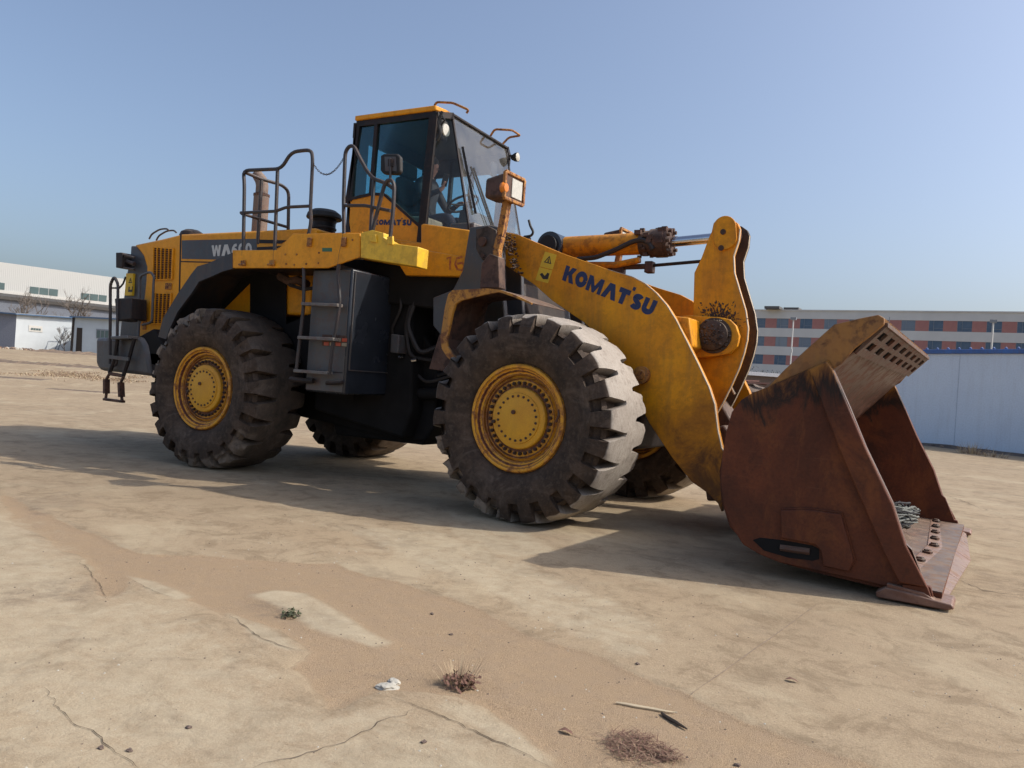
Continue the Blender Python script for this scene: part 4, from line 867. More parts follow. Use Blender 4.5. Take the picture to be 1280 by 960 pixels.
None and FB(MB().xz([(3.774,2.957),(4.004,2.948),(4.025,2.674),(3.796,2.679)], -.2, -.16).xz([(3.774,2.957),(4.004,2.948),(4.025,2.674),(3.796,2.679)], .16, .2), 'cylinder_bracket', M_boom)
FB(MB().tube([(4.198,-0.14,2.7),(4.423,-0.14,2.712),(4.656,-0.14,2.792),(4.836,-0.14,2.871),(4.953,-0.14,2.892),(5.038,-0.14,2.847),(5.079,-0.14,2.778)], .027, 8, rnd=.05), 'cylinder_hose', M_hose)
FB(MB().tube([(4.29,-0.06,2.649),(4.631,-0.06,2.641),(4.908,-0.06,2.687)], .035, 8), 'cylinder_pipe', M_boom)
FB(MB().tube([(4.362,0,2.622),(4.96,0,2.627)], .03, 8), 'sensor_tube', M_rust)
FB(MB().tube([(4.813,0,2.621),(5.573,0,2.667)], .018, 8), 'sensor_rod', M_black)
FB(MB().box(*[v for v in ([(4.995,2.652)][0][0]-.04, [(4.995,2.652)][0][0]+.05, -.05, .05, [(5.001,2.574)][0][1]-.02, [(4.993,2.677)][0][1])]), 'sensor_block', M_rust, .01)
FB(MB().box([(4.583,2.661)][0][0], [(4.707,2.658)][0][0], -.05, .05, [(4.658,2.546)][0][1], [(4.651,2.642)][0][1]), 'sensor_bracket', M_rust, .01)
FB(MB().tube([(3.804,-0.66,2.864),(3.894,-0.66,2.869),(3.921,-0.66,2.911),(3.876,-0.66,2.973),(3.85,-0.66,3.043)], .014, 6, rnd=.03).tube([(3.805,-0.66,2.847),(3.877,-0.66,2.827)], .03, 8), 'grease_bracket', M_rubber)
gr = MB(); rr = random.Random(12)
for k in range(90):
    q = [(3.72,2.866),(3.855,2.441)]; t = rr.random(); x = q[0][0]+(q[1][0]-q[0][0])*t+.05*rr.random(); z = q[0][1]+(q[1][1]-q[0][1])*t; r = .006+.013*rr.random()
    gr.lathe([(.001, -r), (r, -r*.4), (r*1.3, r*.2), (.001, r*.7)], (x-.02, -.75-.18*rr.random(), z), 'z', 6)
o = FB(gr, 'caked_grease', M_bolt); o['kind'] = 'stuff'

# ---------------------------------------------------------------- bucket
BW = 1.93
side = [(6.793,1.383),(7.013,1.495),(7.202,1.599),(7.244,1.53),(7.366,1.278),(7.491,1.004),(7.679,0.648),(7.773,0.391),(7.809,0.36),(7.905,0.137),(7.936,0.132),(7.96,0.047),(7.778,0.079),(7.504,0.096),(7.214,0.109),(6.964,0.12),(6.818,0.153),(6.697,0.204),(6.592,0.337),(6.533,0.48),(6.496,0.658),(6.496,0.841),(6.514,1.025),(6.546,1.18),(6.611,1.275),(6.691,1.335)]
bpts = {}
for s in (-1, 1):
    o = FB(MB().xz(side, s*BW, s*(BW-.045)), 'bucket_side', M_buck, .006)
    # doubler strip along the front lip, corner plate, lower wear plate with its slot
    st_ = [(7.088,1.527),(7.198,1.589),(7.25,1.523),(7.496,1),(7.682,0.646),(7.776,0.391),(7.919,0.135),(7.753,0.134),(7.649,0.315),(7.5,0.62),(7.321,0.988)]
    FB(MB().xz(st_, s*(BW+.055), s*BW), 'lip_plate', M_buck, .010, None, o)
    st_ = [(6.957,0.502),(7.148,0.533),(7.361,0.533),(7.464,0.227),(7.438,0.145),(7.27,0.153),(7.247,0.256),(7.207,0.294),(6.97,0.301)]
    FB(MB().xz(st_, s*(BW+.032), s*BW), 'wear_plate', M_buck, .008, None, o)
    sl = [(6.767,0.25),(6.818,0.276),(6.977,0.284),(7.187,0.28),(7.231,0.264),(7.236,0.192),(7.194,0.173),(7.024,0.165),(6.852,0.187)]
    FB(MB().xz(sl, s*(BW+.003), s*(BW-.01)), 'side_recess', M_under, 0, None, o)  # flush black patch paints the dark inside of the slot
    for path in ([(7.092,1.526),(7.325,0.989),(7.502,0.622),(7.651,0.318),(7.755,0.138)], [(6.961,0.505),(7.152,0.536),(7.364,0.536),(7.466,0.231),(7.441,0.149)]):
        wb_ = MB(); W = []
        for a, b2 in zip(path, path[1:]):
            n = max(2, int(math.hypot(b2[0]-a[0], b2[1]-a[1])/.03)); W += [(a[0]+(b2[0]-a[0])*k/n, s*(BW+.006+.003*(k % 2)), a[1]+(b2[1]-a[1])*k/n) for k in range(n)]
        wb_.tube(W, .010, 6); FB(wb_, 'weld_bead', M_buck2, 0, None, o)
    cb = [(6.966,0.226),(7.17,0.233),(7.184,0.184),(7.026,0.167)]; FB(MB().tube([(cb[0][0], s*(BW-.01), cb[0][1]), (cb[1][0], s*(BW-.01), cb[1][1])], .028, 10), 'recess_bar', M_inner, 0, None, o)
    if s < 0:
        mb = MB(); ed = side[3:10]
        for p, q in zip(ed, ed[1:]):
            mb.add([(p[0]+.0025, -BW-.02, p[1]+.001), (q[0]+.0025, -BW-.02, q[1]+.001), (q[0]+.0025, -BW+.03, q[1]+.001), (p[0]+.0025, -BW+.03, p[1]+.001)], [(0, 1, 2, 3)])
        FB(mb, 'worn_or_lit_edge', M_inner, 0, None, o)
# shell: floor, back, upper back following the side profile
sh = [(8.00, .045), (7.78, .05), (7.21, .085), (6.98, .11), (6.72, .19), (6.58, .31), (6.50, .50), (6.47, .72), (6.50, .95), (6.58, 1.15), (6.72, 1.32), (6.82, 1.40)]
ins = []
for i, p in enumerate(sh):
    a, b2 = sh[max(i-1, 0)], sh[min(i+1, len(sh)-1)]; t = Vector((b2[0]-a[0], b2[1]-a[1])).normalized(); ins.append((p[0]+t.y*.045, p[1]-t.x*.045))
mb = MB()
for i in range(len(sh)-1): mb.xz([sh[i], sh[i+1], ins[i+1], ins[i]], -BW+.046, BW-.046)
FB(mb, 'bucket_shell', M_buck2, 0)
mb = MB()
for i in range(0, 4):
    a, b2 = ins[i], ins[i+1]; mb.xz([a, b2, (b2[0], b2[1]+.012), (a[0], a[1]+.012)], -BW+.05, BW-.05)
FB(mb, 'floor_wear_plate', M_inner, 0)
# spill guard: curved plate from the back up to the overhanging perforated lip
sgp = [(6.793,1.383),(6.899,1.513),(7.045,1.671),(7.223,1.856),(7.388,1.901),(7.504,1.928),(7.545,1.904),(7.543,1.859),(7.458,1.774),(7.365,1.688),(7.289,1.578),(7.228,1.535),(7.203,1.596),(7.013,1.495)]
for s in (-1, 1): FB(MB().xz(sgp, s*(BW-.02), s*(BW-.06)), 'spill_guard_side', M_guard, .006)
top = [(6.793,1.383),(6.899,1.513),(7.045,1.671),(7.223,1.856),(7.388,1.901),(7.504,1.928),(7.545,1.904)]
mb = MB()
for p, q in zip(top, top[1:]):
    d = Vector((q[0]-p[0], q[1]-p[1])).normalized(); n = Vector((d.y, -d.x))*.03
    mb.xz([p, q, (q[0]+n.x, q[1]+n.y), (p[0]+n.x, p[1]+n.y)], -BW+.06, BW-.06)
FB(mb, 'spill_guard_top', M_guard, 0)
# perforated lip plate: real holes cut in a strip
pa, pb_, pc_ = [(7.543,1.865),(7.357,1.665),(7.228,1.529)]
def lipplate():
    mb = MB(); n = 8; Yh = BW-.065
    d = Vector((pb_[0]-pa[0], pb_[1]-pa[1])); nn = Vector((d.y, -d.x)).normalized()*.02
    if nn.x < 0: nn = -nn
    rows = [0, .16, .40, .54, .78, 1.0]; 
    ys = [-Yh]
    for k in range(n):
        c = -Yh+(2*Yh)*(k+.5)/n; ys += [c-.128, c+.128]
    ys.append(Yh)
    def P(v, y, off): q = (pa[0]+d.x*v+nn.x*off, pa[1]+d.y*v+nn.y*off); return (q[0], y, q[1])
    for i in range(5):
        for j in range(len(ys)-1):
            if i in (1, 3) and j % 2 == 1: continue
            a = [P(rows[i], ys[j], 0), P(rows[i], ys[j+1], 0), P(rows[i+1], ys[j+1], 0), P(rows[i+1], ys[j], 0)]
            b2 = [P(rows[i], ys[j], 1), P(rows[i], ys[j+1], 1), P(rows[i+1], ys[j+1], 1), P(rows[i+1], ys[j], 1)]
            mb.add(a+b2, [(0, 1, 2, 3), (7, 6, 5, 4), (0, 4, 5, 1), (1, 5, 6, 2), (2, 6, 7, 3), (3, 7, 4, 0)])
    # dark backing plate a little behind, the holes are blind
    mb.add([P(.05, -Yh, -.8), P(.05, Yh, -.8), P(.95, Yh, -.8), P(.95, -Yh, -.8)], [(0, 1, 2, 3)], 1)
    FB(mb, 'perforated_lip', [M_lipm, M_bolt], 0)
    e = MB(); e.xz([(pb_[0], pb_[1]), (pc_[0], pc_[1]), (pc_[0]+nn.x*-1.2, pc_[1]+nn.y*-1.2), (pb_[0]+nn.x*-1.2, pb_[1]+nn.y*-1.2)], -Yh, Yh)
    q = (pc_[0]-.55, pc_[1]-.62); e.xz([(pc_[0], pc_[1]), q, (q[0]-.02, q[1]+.02), (pc_[0]-.02, pc_[1]+.02)], -Yh, Yh)
    FB(e, 'guard_underside', M_inner, 0)
    rib = MB().box(pa[0]-.0, pa[0]+.022, -Yh, Yh, pa[1]-.02, pa[1]+.012); FB(rib, 'lip_rim', M_lipm, .004)
lipplate()
# inner ledge behind the shell
FB(MB().xz([(6.74, .95), (6.86, 1.22), (6.90, 1.20), (6.80, .93)], -BW+.05, BW-.05), 'inner_ledge', M_buck2, .01)
# spade-nosed cutting edge, end segments, bolts
def tipx(y): return 8.02+.10*(1-abs(y)/BW)
ce = MB(); ys = [-BW-.04, -BW*.5, 0, BW*.5, BW+.04]
segs = 4
for k in range(segs):
    y0, y1 = ys[k], ys[k+1]; g = .006
    y0 += g if k else 0; y1 -= g if k < segs-1 else 0
    x0, x1 = tipx(y0), tipx(y1)
    m = MB(); V = [(x0-.34, y0, .055), (x1-.34, y1, .055), (x1-.03, y1, .030), (x0-.03, y0, .030), (x0-.34, y0, .115), (x1-.34, y1, .115), (x1-.12, y1, .095), (x0-.12, y0, .095), (x0, y0, .035), (x1, y1, .035)]
    m.add(V, [(3, 2, 1, 0), (4, 5, 6, 7), (7, 6, 9, 8), (0, 1, 5, 4), (3, 8, 9, 2), (0, 4, 7, 8, 3), (1, 2, 9, 6, 5)])
    sgm = FB(m, 'cutting_edge', M_edge, .006)
for k in range(9):
    y = -BW+.22+(2*BW-.44)*k/8; x = tipx(y)-.285
    m = MB().lathe([(.040, 0), (.040, .016), (.03, .020), (.026, .030), (.001, .03)], (x, y, .112), 'z', 6); FB(m, 'edge_bolt', M_bolt)
wp = [(7.615,0.047),(7.672,0.088),(7.831,0.08),(7.954,0.063),(8.064,0.055),(8.079,0.027),(8.036,-0.016),(7.623,-0)]
wz = [(x, max(z, .012)) for x, z in wp]
FB(MB().xz(wz, -BW-.055, -BW+.25), 'end_shoe', M_edge, .008); FB(MB().xz(wz, BW-.25, BW+.055), 'end_shoe', M_edge, .008)
cp_ = [(7.768,0.126),(7.919,0.135),(7.952,0.051),(7.781,0.07)]; FB(MB().xz(cp_, -BW-.03, -BW), 'corner_plate', M_buck, .006)

# ---------------------------------------------------------------- net bundle lying in the bucket
_c = Vector((7.42, .35, .13))
def fw(p): x, y = p[0]-JX, p[1]; return (JX+x*math.cos(ART)-y*math.sin(ART), x*math.sin(ART)+y*math.cos(ART), p[2])
nb = MB(); rr = random.Random(5)
for k in range(46):
    pts3 = []; a = rr.random()*6.28; r = .10+.14*rr.random(); h = .05+.20*rr.random(); tl_ = rr.uniform(-.5, .5)
    for i in range(13):
        t = a+i*.5; q = Vector((math.cos(t)*r*1.1, math.sin(t*1.3)*r*.9, h*.8+math.sin(t+a)*.16*tl_+.05*rr.random())); pts3.append(fw(_c+q))
    nb.tube(pts3, .006+.005*rr.random(), 5, rr.choice((0, 0, 1)))
tag(nb.build('rope_bundle', [plain('grey_rope', (.22, .23, .21, 1), .9), plain('dark_rope', (.05, .05, .055, 1), .9)]), 'tangled grey and black rope or net bundle lying on the bucket floor', 'rope')

# ---------------------------------------------------------------- the driver
def driver():
    me = bpy.data.meshes.new('person'); O = Vector((1.99, -.05, 3.18))
    J = {}; order = []; E = []; Rr = []
    def j(n, p, r, par=None, r2=None):
        J[n] = len(order); order.append(Vector(p)); Rr.append((r, r2 or r))
        if par: E.append((J[par], J[n]))
    j('pelvis', (-.08, 0, .06), .15, None, .13); j('belly', (-.10, 0, .22), .14, 'pelvis', .16); j('chest', (-.07, 0, .42), .15, 'belly', .18); j('collar', (-.04, 0, .56), .09, 'chest', .12)
    j('neck', (-.02, -.01, .64), .055, 'collar'); j('jaw', (.03, -.02, .70), .062, 'neck', .07); j('head', (.015, -.02, .78), .088, 'jaw', .098); j('crown', (.0, -.02, .85), .07, 'head')
    for s, n in ((-1, 'r'), (1, 'l')):
        j('sh'+n, (-.06, s*.19, .52), .065, 'collar'); 
        if s < 0: j('el'+n, (.08, s*.29, .30), .048, 'sh'+n); j('wr'+n, (.28, -.20, .40), .030, 'el'+n); j('pa'+n, (.335, -.185, .455), .030, 'wr'+n, .018)
        else: j('el'+n, (.10, s*.27, .24), .048, 'sh'+n); j('wr'+n, (.33, .12, .28), .030, 'el'+n); j('pa'+n, (.40, .10, .31), .030, 'wr'+n, .018)
        j('hip'+n, (0, s*.09, .03), .10, 'pelvis'); j('kn'+n, (.42, s*.14, .08), .07, 'hip'+n); j('an'+n, (.52, s*.14, -.30), .045, 'kn'+n); j('to'+n, (.68, s*.14, -.36), .04, 'an'+n)
        # five fingers curled round the phone or wheel rim
        pa = Vector(order[J['pa'+n]])
        for f in range(4):
            b0 = pa+Vector((.018-.010*f, .0, .034-.014*f)) if s < 0 else pa+Vector((.03, .03-.02*f, .0))
            L = (.030, .034, .031, .025)[f]
            j(f'f{n}{f}a', b0, .0095, 'pa'+n); 
            if s < 0: j(f'f{n}{f}b', b0+Vector((.012, -.028, .006)), .0085, f'f{n}{f}a'); j(f'f{n}{f}c', b0+Vector((-.006, -.028-L*.3, .012)), .0075, f'f{n}{f}b')
            else: j(f'f{n}{f}b', b0+Vector((L, 0, .0)), .0085, f'f{n}{f}a'); j(f'f{n}{f}c', b0+Vector((L*1.2, 0, -L*.8)), .0075, f'f{n}{f}b')
        j(f't{n}a', pa+Vector((-.012, .018 if s < 0 else .035, .012)), .0105, 'pa'+n); j(f't{n}b', pa+Vector((-.005, .030 if s < 0 else .05, .045 if s < 0 else .01)), .009, f't{n}a')
    me.from_pydata([tuple(p+O) for p in order], E, [])
    tmp = bpy.data.objects.new('person_src', me); COL.objects.link(tmp)
    sk = tmp.modifiers.new('skin', 'SKIN'); sub = tmp.modifiers.new('sub', 'SUBSURF'); sub.levels = sub.render_levels = 2
    me.skin_vertices[0].data[0].use_root = True
    for i, (a, b2) in enumerate(Rr): me.skin_vertices[0].data[i].radius = (a, b2)
    dg = bpy.context.evaluated_depsgraph_get(); nm = bpy.data.meshes.new_from_object(tmp.evaluated_get(dg)); bpy.data.objects.remove(tmp)
    nm.materials.clear()
    for m in (M_skin, M_cloth, M_trous): nm.materials.append(m)
    hc = O+Vector((.03, -.02, .77))
    for v in nm.vertices:                                  # pull out brow, nose and chin; the head faces +X
        d = v.co-hc
        if d.length < .14 and d.x > .03:
            if abs(d.y) < .016 and -.035 < d.z < .015: v.co.x += .020
            elif abs(abs(d.y)-.032) < .016 and abs(d.z-.012) < .014: v.co.x -= .008
            elif abs(d.y) < .03 and -.085 < d.z < -.06: v.co.x += .008
    hands = [O+order[J['par']], O+order[J['pal']]]
    for p in nm.polygons:
        c = p.center; q = c-O
        if q.z > .61 and abs(q.y) < .14: p.material_index = 0
        elif min((c-h).length for h in hands) < .085: p.material_index = 0
        elif q.z < .13 and q.x > -.2 and not (q.x < .35 and abs(q.y) > .22): p.material_index = 2
        else: p.material_index = 1
        p.use_smooth = True
    nm.name = 'person'; P = bpy.data.objects.new('person', nm); COL.objects.link(P)
    tag(P, 'person in dark jacket seated at the controls behind the cab glass holding a black phone', 'person')
    h = MB(); h.lathe([(.001, .118), (.05, .108), (.083, .075), (.094, .03), (.09, -.01), (.07, -.03)], tuple(hc+Vector((-.028, 0, .0))), 'z', 18); h.build('hair', M_hair, P)
    for s in (-1, 1):
        MB().lathe([(.001, -.008), (.024, -.004), (.020, .006), (.001, .008)], tuple(hc+Vector((-.012, s*.088, -.008))), 'y', 12).build('ear', M_skin, P)
        MB().lathe([(.001, -.006), (.009, 0), (.001, .006)], tuple(hc+Vector((.072, s*.032, .012))), 'x', 8).build('eye', M_ink, P)
    MB().box(hc.x+.070, hc.x+.078, hc.y-.022, hc.y+.022, hc.z-.052, hc.z-.046).build('mouth', M_rust, P)
    ph = MB(); c = O+Vector((.355, -.21, .52)); ph.box(-.006, .006, -.036, .036, -.075, .075)
    po = ph.build('mobile_phone', M_rubber, None, bev=.004); po.location = c; po.rotation_euler = (math.radians(-12), math.radians(18), math.radians(-62))
    tag(po, 'black mobile phone held up in the hand of the seated driver', 'mobile phone')
driver()

# ================================================================ THE GROUND
def sstep(a, b, x): t = np.clip((x-a)/(b-a), 0, 1); return t*t*(3-2*t)
rx, ry, fx_, fy_ = rt0.x, rt0.y, math.sin(YAW), math.cos(YAW)
def gz(x, y):
    """height of the yard: flat under the machine, rising to a bank far to the rear left and a low bank at the rear"""
    dx, dy = x-CAM.x, y-CAM.y; u = dx*rx+dy*ry; v = dx*fx_+dy*fy_
    left = sstep(.10, -.30, u/np.maximum(v, 1))
    h = left*sstep(24, 52, v)*1.20
    return h
def axis(segs):
    out = []
    for a, b2, st in segs: out += list(np.arange(a, b2, st))
    return np.array(out+[segs[-1][1]])
xs = axis([(-900, -200, 50), (-200, -60, 6), (-60, -20, 1.2), (-20, -4, .4), (-4, 2.5, .09), (2.5, 8.6, .028), (8.6, 11, .08), (11, 25, .4), (25, 80, 2), (80, 900, 60)])
ys = axis([(-60, -12, 4), (-12, -7.2, .3), (-7.2, -3.6, .026), (-3.6, -1.5, .05), (-1.5, 6, .12), (6, 30, .4), (30, 90, 1.5), (90, 200, 8), (200, 900, 60)])
X, Y = np.meshgrid(xs, ys); nx, ny = len(xs), len(ys)
Z = gz(X, Y)
fine = (X > -6) & (X < 14) & (Y > -9) & (Y < 4)
idx = np.argwhere(fine)
def pip(P, x, y):
    inside = np.zeros(x.shape, bool); dist = np.full(x.shape, 1e9); n = len(P)
    for i in range(n):
        x0, y0 = P[i]; x1, y1 = P[(i+1) % n]
        c = ((y0 > y) != (y1 > y)) & (x < (x1-x0)*(y-y0)/((y1-y0) or 1e-9)+x0); inside ^= c
        L = (x1-x0)**2+(y1-y0)**2 or 1e-9; t = np.clip(((x-x0)*(x1-x0)+(y-y0)*(y1-y0))/L, 0, 1)
        dist = np.minimum(dist, np.hypot(x-x0-t*(x1-x0), y-y0-t*(y1-y0)))
    return np.where(inside, dist, -dist)
# cheap value noise on the grid for ragged outlines
def vn(x, y, s, seed):
    r = np.random.RandomState(seed); T = r.rand(256, 256); u, v = x*s, y*s; i, j = np.floor(u).astype(int), np.floor(v).astype(int); a, b2 = u-i, v-j
    a = a*a*(3-2*a); b2 = b2*b2*(3-2*b2); g = lambda p, q: T[p % 256, q % 256]
    return (g(i, j)*(1-a)+g(i+1, j)*a)*(1-b2)+(g(i, j+1)*(1-a)+g(i+1, j+1)*a)*b2-.5
fX, fYy = X[fine], Y[fine]
rag = vn(fX, fYy, 2.2, 1)*.22+vn(fX, fYy, 6, 2)*.10+vn(fX, fYy, 17, 3)*.04
SAND = [(2.778,-4.664),(3.254,-4.699),(3.845,-4.419),(4.295,-4.03),(4.931,-4.206),(5.814,-4.375),(6.187,-4.557),(6.888,-4.792),(7.267,-4.95),(7.641,-5.022),(7.724,-5.161),(6.789,-5.84),(6.693,-5.701),(6.453,-5.545),(6.263,-5.462),(6.062,-5.473),(5.874,-5.571),(5.789,-5.784),(5.651,-5.747),(5.373,-5.645),(5.316,-5.441),(4.997,-5.273),(4.604,-5.275),(4.309,-5.234),(4.201,-5.251),(3.768,-5.209),(3.96,-5.472),(3.446,-5.243),(2.939,-5.024),(1.381,-4.665),(0.366,-4.128),(1.588,-4.411)]
PALE = [([(1.381,-4.665),(1.883,-4.584),(2.956,-5.007),(3.924,-5.484),(3.879,-5.312),(4.264,-5.275),(4.849,-5.464),(5.333,-5.605),(5.686,-5.739),(5.884,-5.584),(6.097,-5.553),(6.357,-5.618),(6.712,-5.741),(6.958,-6.252),(5.692,-7.129),(1.053,-5.067)], .5), ([(4.446,-4.941),(4.47,-4.783),(4.648,-4.709),(5.034,-4.875),(5.298,-4.997),(5.523,-5.072),(5.512,-5.168),(5.31,-5.162),(5.088,-5.146),(4.722,-5.001)], .03),
        ([(3.586,-5.133),(3.816,-5.114),(4.237,-5.176),(4.232,-5.264),(3.968,-5.252)], .03), ([(4.609,-5.253),(4.904,-5.288),(5.221,-5.383),(5.309,-5.434),(5.206,-5.479),(5.031,-5.458)], .04),
        ([(6.105,-5.45),(6.259,-5.455),(6.486,-5.544),(6.689,-5.691),(6.573,-5.707),(6.367,-5.634),(6.191,-5.581),(6.089,-5.541)], .03),
        ([(3.407,-3.064),(4.243,-2.624),(5.598,-3.299),(6.291,-3.654),(6.626,-4.108),(6.609,-4.562),(6.107,-4.385),(5.395,-4.018),(4.326,-3.591)], .25), ([(3.708,-1.811),(4.345,-1.687),(5.275,-2.61),(5.13,-3.125),(4.334,-2.762)], .15)]
DARK = [([(3.518,-5.796),(3.457,-5.597),(3.511,-5.357),(3.784,-5.401),(3.956,-5.594),(3.791,-5.705),(3.757,-5.923)], .05), ([(1.189,-4.439),(1.262,-4.22),(1.623,-4.367),(1.67,-4.583)], .03), ([(5.155,-5.775),(5.204,-5.711),(5.298,-5.774),(5.255,-5.82)], .02), ([(4.823,-5.838),(4.874,-5.795),(4.968,-5.88),(4.939,-5.904)], .02),
        ([(4.469,-5.048),(4.7,-4.92),(4.918,-5.071),(4.753,-5.144)], .02), ([(5.602,-5.447),(5.834,-5.294),(5.95,-5.339),(5.777,-5.5)], .03), ([(5.989,-5.396),(6.093,-5.179),(6.215,-5.216),(6.148,-5.334)], .02)]
dS = pip(SAND, fX, fYy); sand = np.clip(.5+(dS+rag*.5)/.05, 0, 1)
pale = np.zeros_like(fX); dark = np.zeros_like(fX)
for P, sft in PALE: pale = np.maximum(pale, np.clip(.5+(pip(P, fX, fYy)+rag*.15)/max(.10, sft), 0, 1)*(1 if sft < .1 else .62))
for P, sft in DARK: dark = np.maximum(dark, np.clip(.5+(pip(P, fX, fYy)+rag*.4)/(sft*2), 0, 1))
small = np.array([q[1] < .1 for q in PALE]); keep = np.zeros_like(fX)
for P, sft in PALE[1:5]: keep = np.maximum(keep, np.clip(.5+(pip(P, fX, fYy)+rag*.1)/.10, 0, 1))
sand = sand*(1-keep)
zz = Z[fine]
zz = zz+vn(fX, fYy, .8, 4)*.012+vn(fX, fYy, 3, 5)*.005-sand*.010+vn(fX, fYy, 28, 6)*.0022*(.3+sand)
slab = np.abs(pip(SAND, fX, fYy)); 
Z[fine] = zz
S_ = np.zeros(X.shape); S_[fine] = sand; Pp = np.zeros(X.shape); Pp[fine] = pale; Dk = np.zeros(X.shape); Dk[fine] = dark
far = ~fine
gm = bpy.data.meshes.new('ground'); co = np.stack([X, Y, Z], -1).reshape(-1, 3); gm.vertices.add(len(co)); gm.vertices.foreach_set('co', co.ravel())
a = (np.arange(ny-1)[:, None]*nx+np.arange(nx-1)[None]).ravel(); q = np.stack([a, a+1, a+nx+1, a+nx], -1)
gm.loops.add(q.size); gm.loops.foreach_set('vertex_index', q.ravel().astype(np.int32)); gm.polygons.add(len(q)); gm.polygons.foreach_set('loop_start', (np.arange(len(q))*4).astype(np.int32)); gm.polygons.foreach_set('use_smooth', np.ones(len(q), bool)); gm.update(calc_edges=True)
for n_, arr in (('sand', S_), ('pale', Pp), ('dark', Dk)):
    at = gm.attributes.new(n_, 'FLOAT', 'POINT'); at.data.foreach_set('value', arr.ravel().astype(np.float32))
s = NT('yard_concrete'); 
def att(n): return s.n('Attribute', attribute_name=n).outputs['Fac']
n1 = s.noise(.22, 6, .62, dist=.6); n2 = s.noise(1.4, 7, .68, s.stretch((.55, 1.5, 1)), .4); n3 = s.noise(9, 6, .7); n4 = s.noise(70, 4, .7); n5 = s.noise(260, 2, .6)
c = s.mix(s.ramp(n1, .35, .68), (.375, .280, .170, 1), (.278, .204, .124, 1))
c = s.mix(s.ramp(n2, .40, .70, 0, .75), c, (.40, .316, .200, 1))
c = s.mix(s.ramp(n3, .50, .75, 0, .45), c, (.205, .148, .090, 1))
c = s.mix(s.ramp(s.noise(.9, 7, .75, s.stretch((.35, 1.3, 1)), 1.0), .56, .72, 0, .45), c, (.20, .150, .098, 1))
sandc = s.mix(s.ramp(n5, .35, .68), (.235, .162, .098, 1), (.465, .34, .21, 1)); sandc = s.mix(s.ramp(n3, .4, .7, 0, .5), sandc, (.30, .225, .155, 1))
v = s.n('TexVoronoi'); v.inputs['Scale'].default_value = 130; s.l(s.co, v.inputs['Vector']); sandc = s.mix(s.ramp(v.outputs['Distance'], .0, .35, .55, 0), sandc, (.14, .10, .075, 1))
gr = s.noise(150, 3, .75); c = s.mix(s.ramp(gr, .36, .66, 0, .42), c, (.20, .148, .10, 1)); c = s.mix(s.ramp(gr, .60, .42, 0, .25), c, (.52, .425, .31, 1))
c = s.mix(s.ramp(s.noise(3.2, 8, .78, dist=.7), .48, .60, 0, .70), c, (.215, .158, .098, 1)); c = s.mix(s.ramp(s.noise(.55, 7, .7, dist=.9), .52, .62, 0, .40), c, (.46, .385, .262, 1))
c = s.mix(s.ramp(s.noise(.42, 8, .74, s.stretch((1, 1.8, 1)), 1.4), .55, .64, 0, .38), c, (.19, .145, .10, 1))
rg = s.noise(6, 9, .78, dist=.5); mk = lambda n, w, k: s.ramp(s.math('ADD', att(n), s.ramp(rg, .25, .75, -k, k)), .5-w, .5+w)
M_sand = mk('sand', .20, .40)
c = s.mix(M_sand, c, sandc)
pc = s.mix(s.ramp(n3, .35, .7), (.50, .44, .32, 1), (.38, .315, .215, 1))
c = s.mix(s.math('MULTIPLY', mk('pale', .18, .42), .42), c, pc)
c = s.mix(s.math('MULTIPLY', att('dark'), s.ramp(n3, .40, .65, .05, .55)), c, (.17, .13, .095, 1))
spk = s.n('TexVoronoi'); spk.inputs['Scale'].default_value = 22; s.l(s.co, spk.inputs['Vector']); 
c = s.mix(s.math('MULTIPLY', s.ramp(spk.outputs['Distance'], .05, .10, .8, 0), s.ramp(n2, .45, .6)), c, (.12, .09, .07, 1))
s.base(c); s.set(rough=.9, spec=.25)
h = s.math('ADD', s.math('MULTIPLY', n3, .5), s.math('ADD', s.math('MULTIPLY', n4, .25), s.math('MULTIPLY', s.math('MULTIPLY', n5, .35), s.math('ADD', M_sand, .25))))
s.bump(h, .8, .014); M_ground = s.m; gm.materials.append(M_ground)
go = bpy.data.objects.new('ground', gm); COL.objects.link(go); tag(go, kind='structure')
def gh(x, y):
    """height of the ground sheet near a point"""
    i = min(max(int(np.searchsorted(xs, x))-1, 0), nx-2); j = min(max(int(np.searchsorted(ys, y))-1, 0), ny-2)
    tx = (x-xs[i])/(xs[i+1]-xs[i]); ty = (y-ys[j])/(ys[j+1]-ys[j])
    return float((Z[j, i]*(1-tx)+Z[j, i+1]*tx)*(1-ty)+(Z[j+1, i]*(1-tx)+Z[j+1, i+1]*tx)*ty)
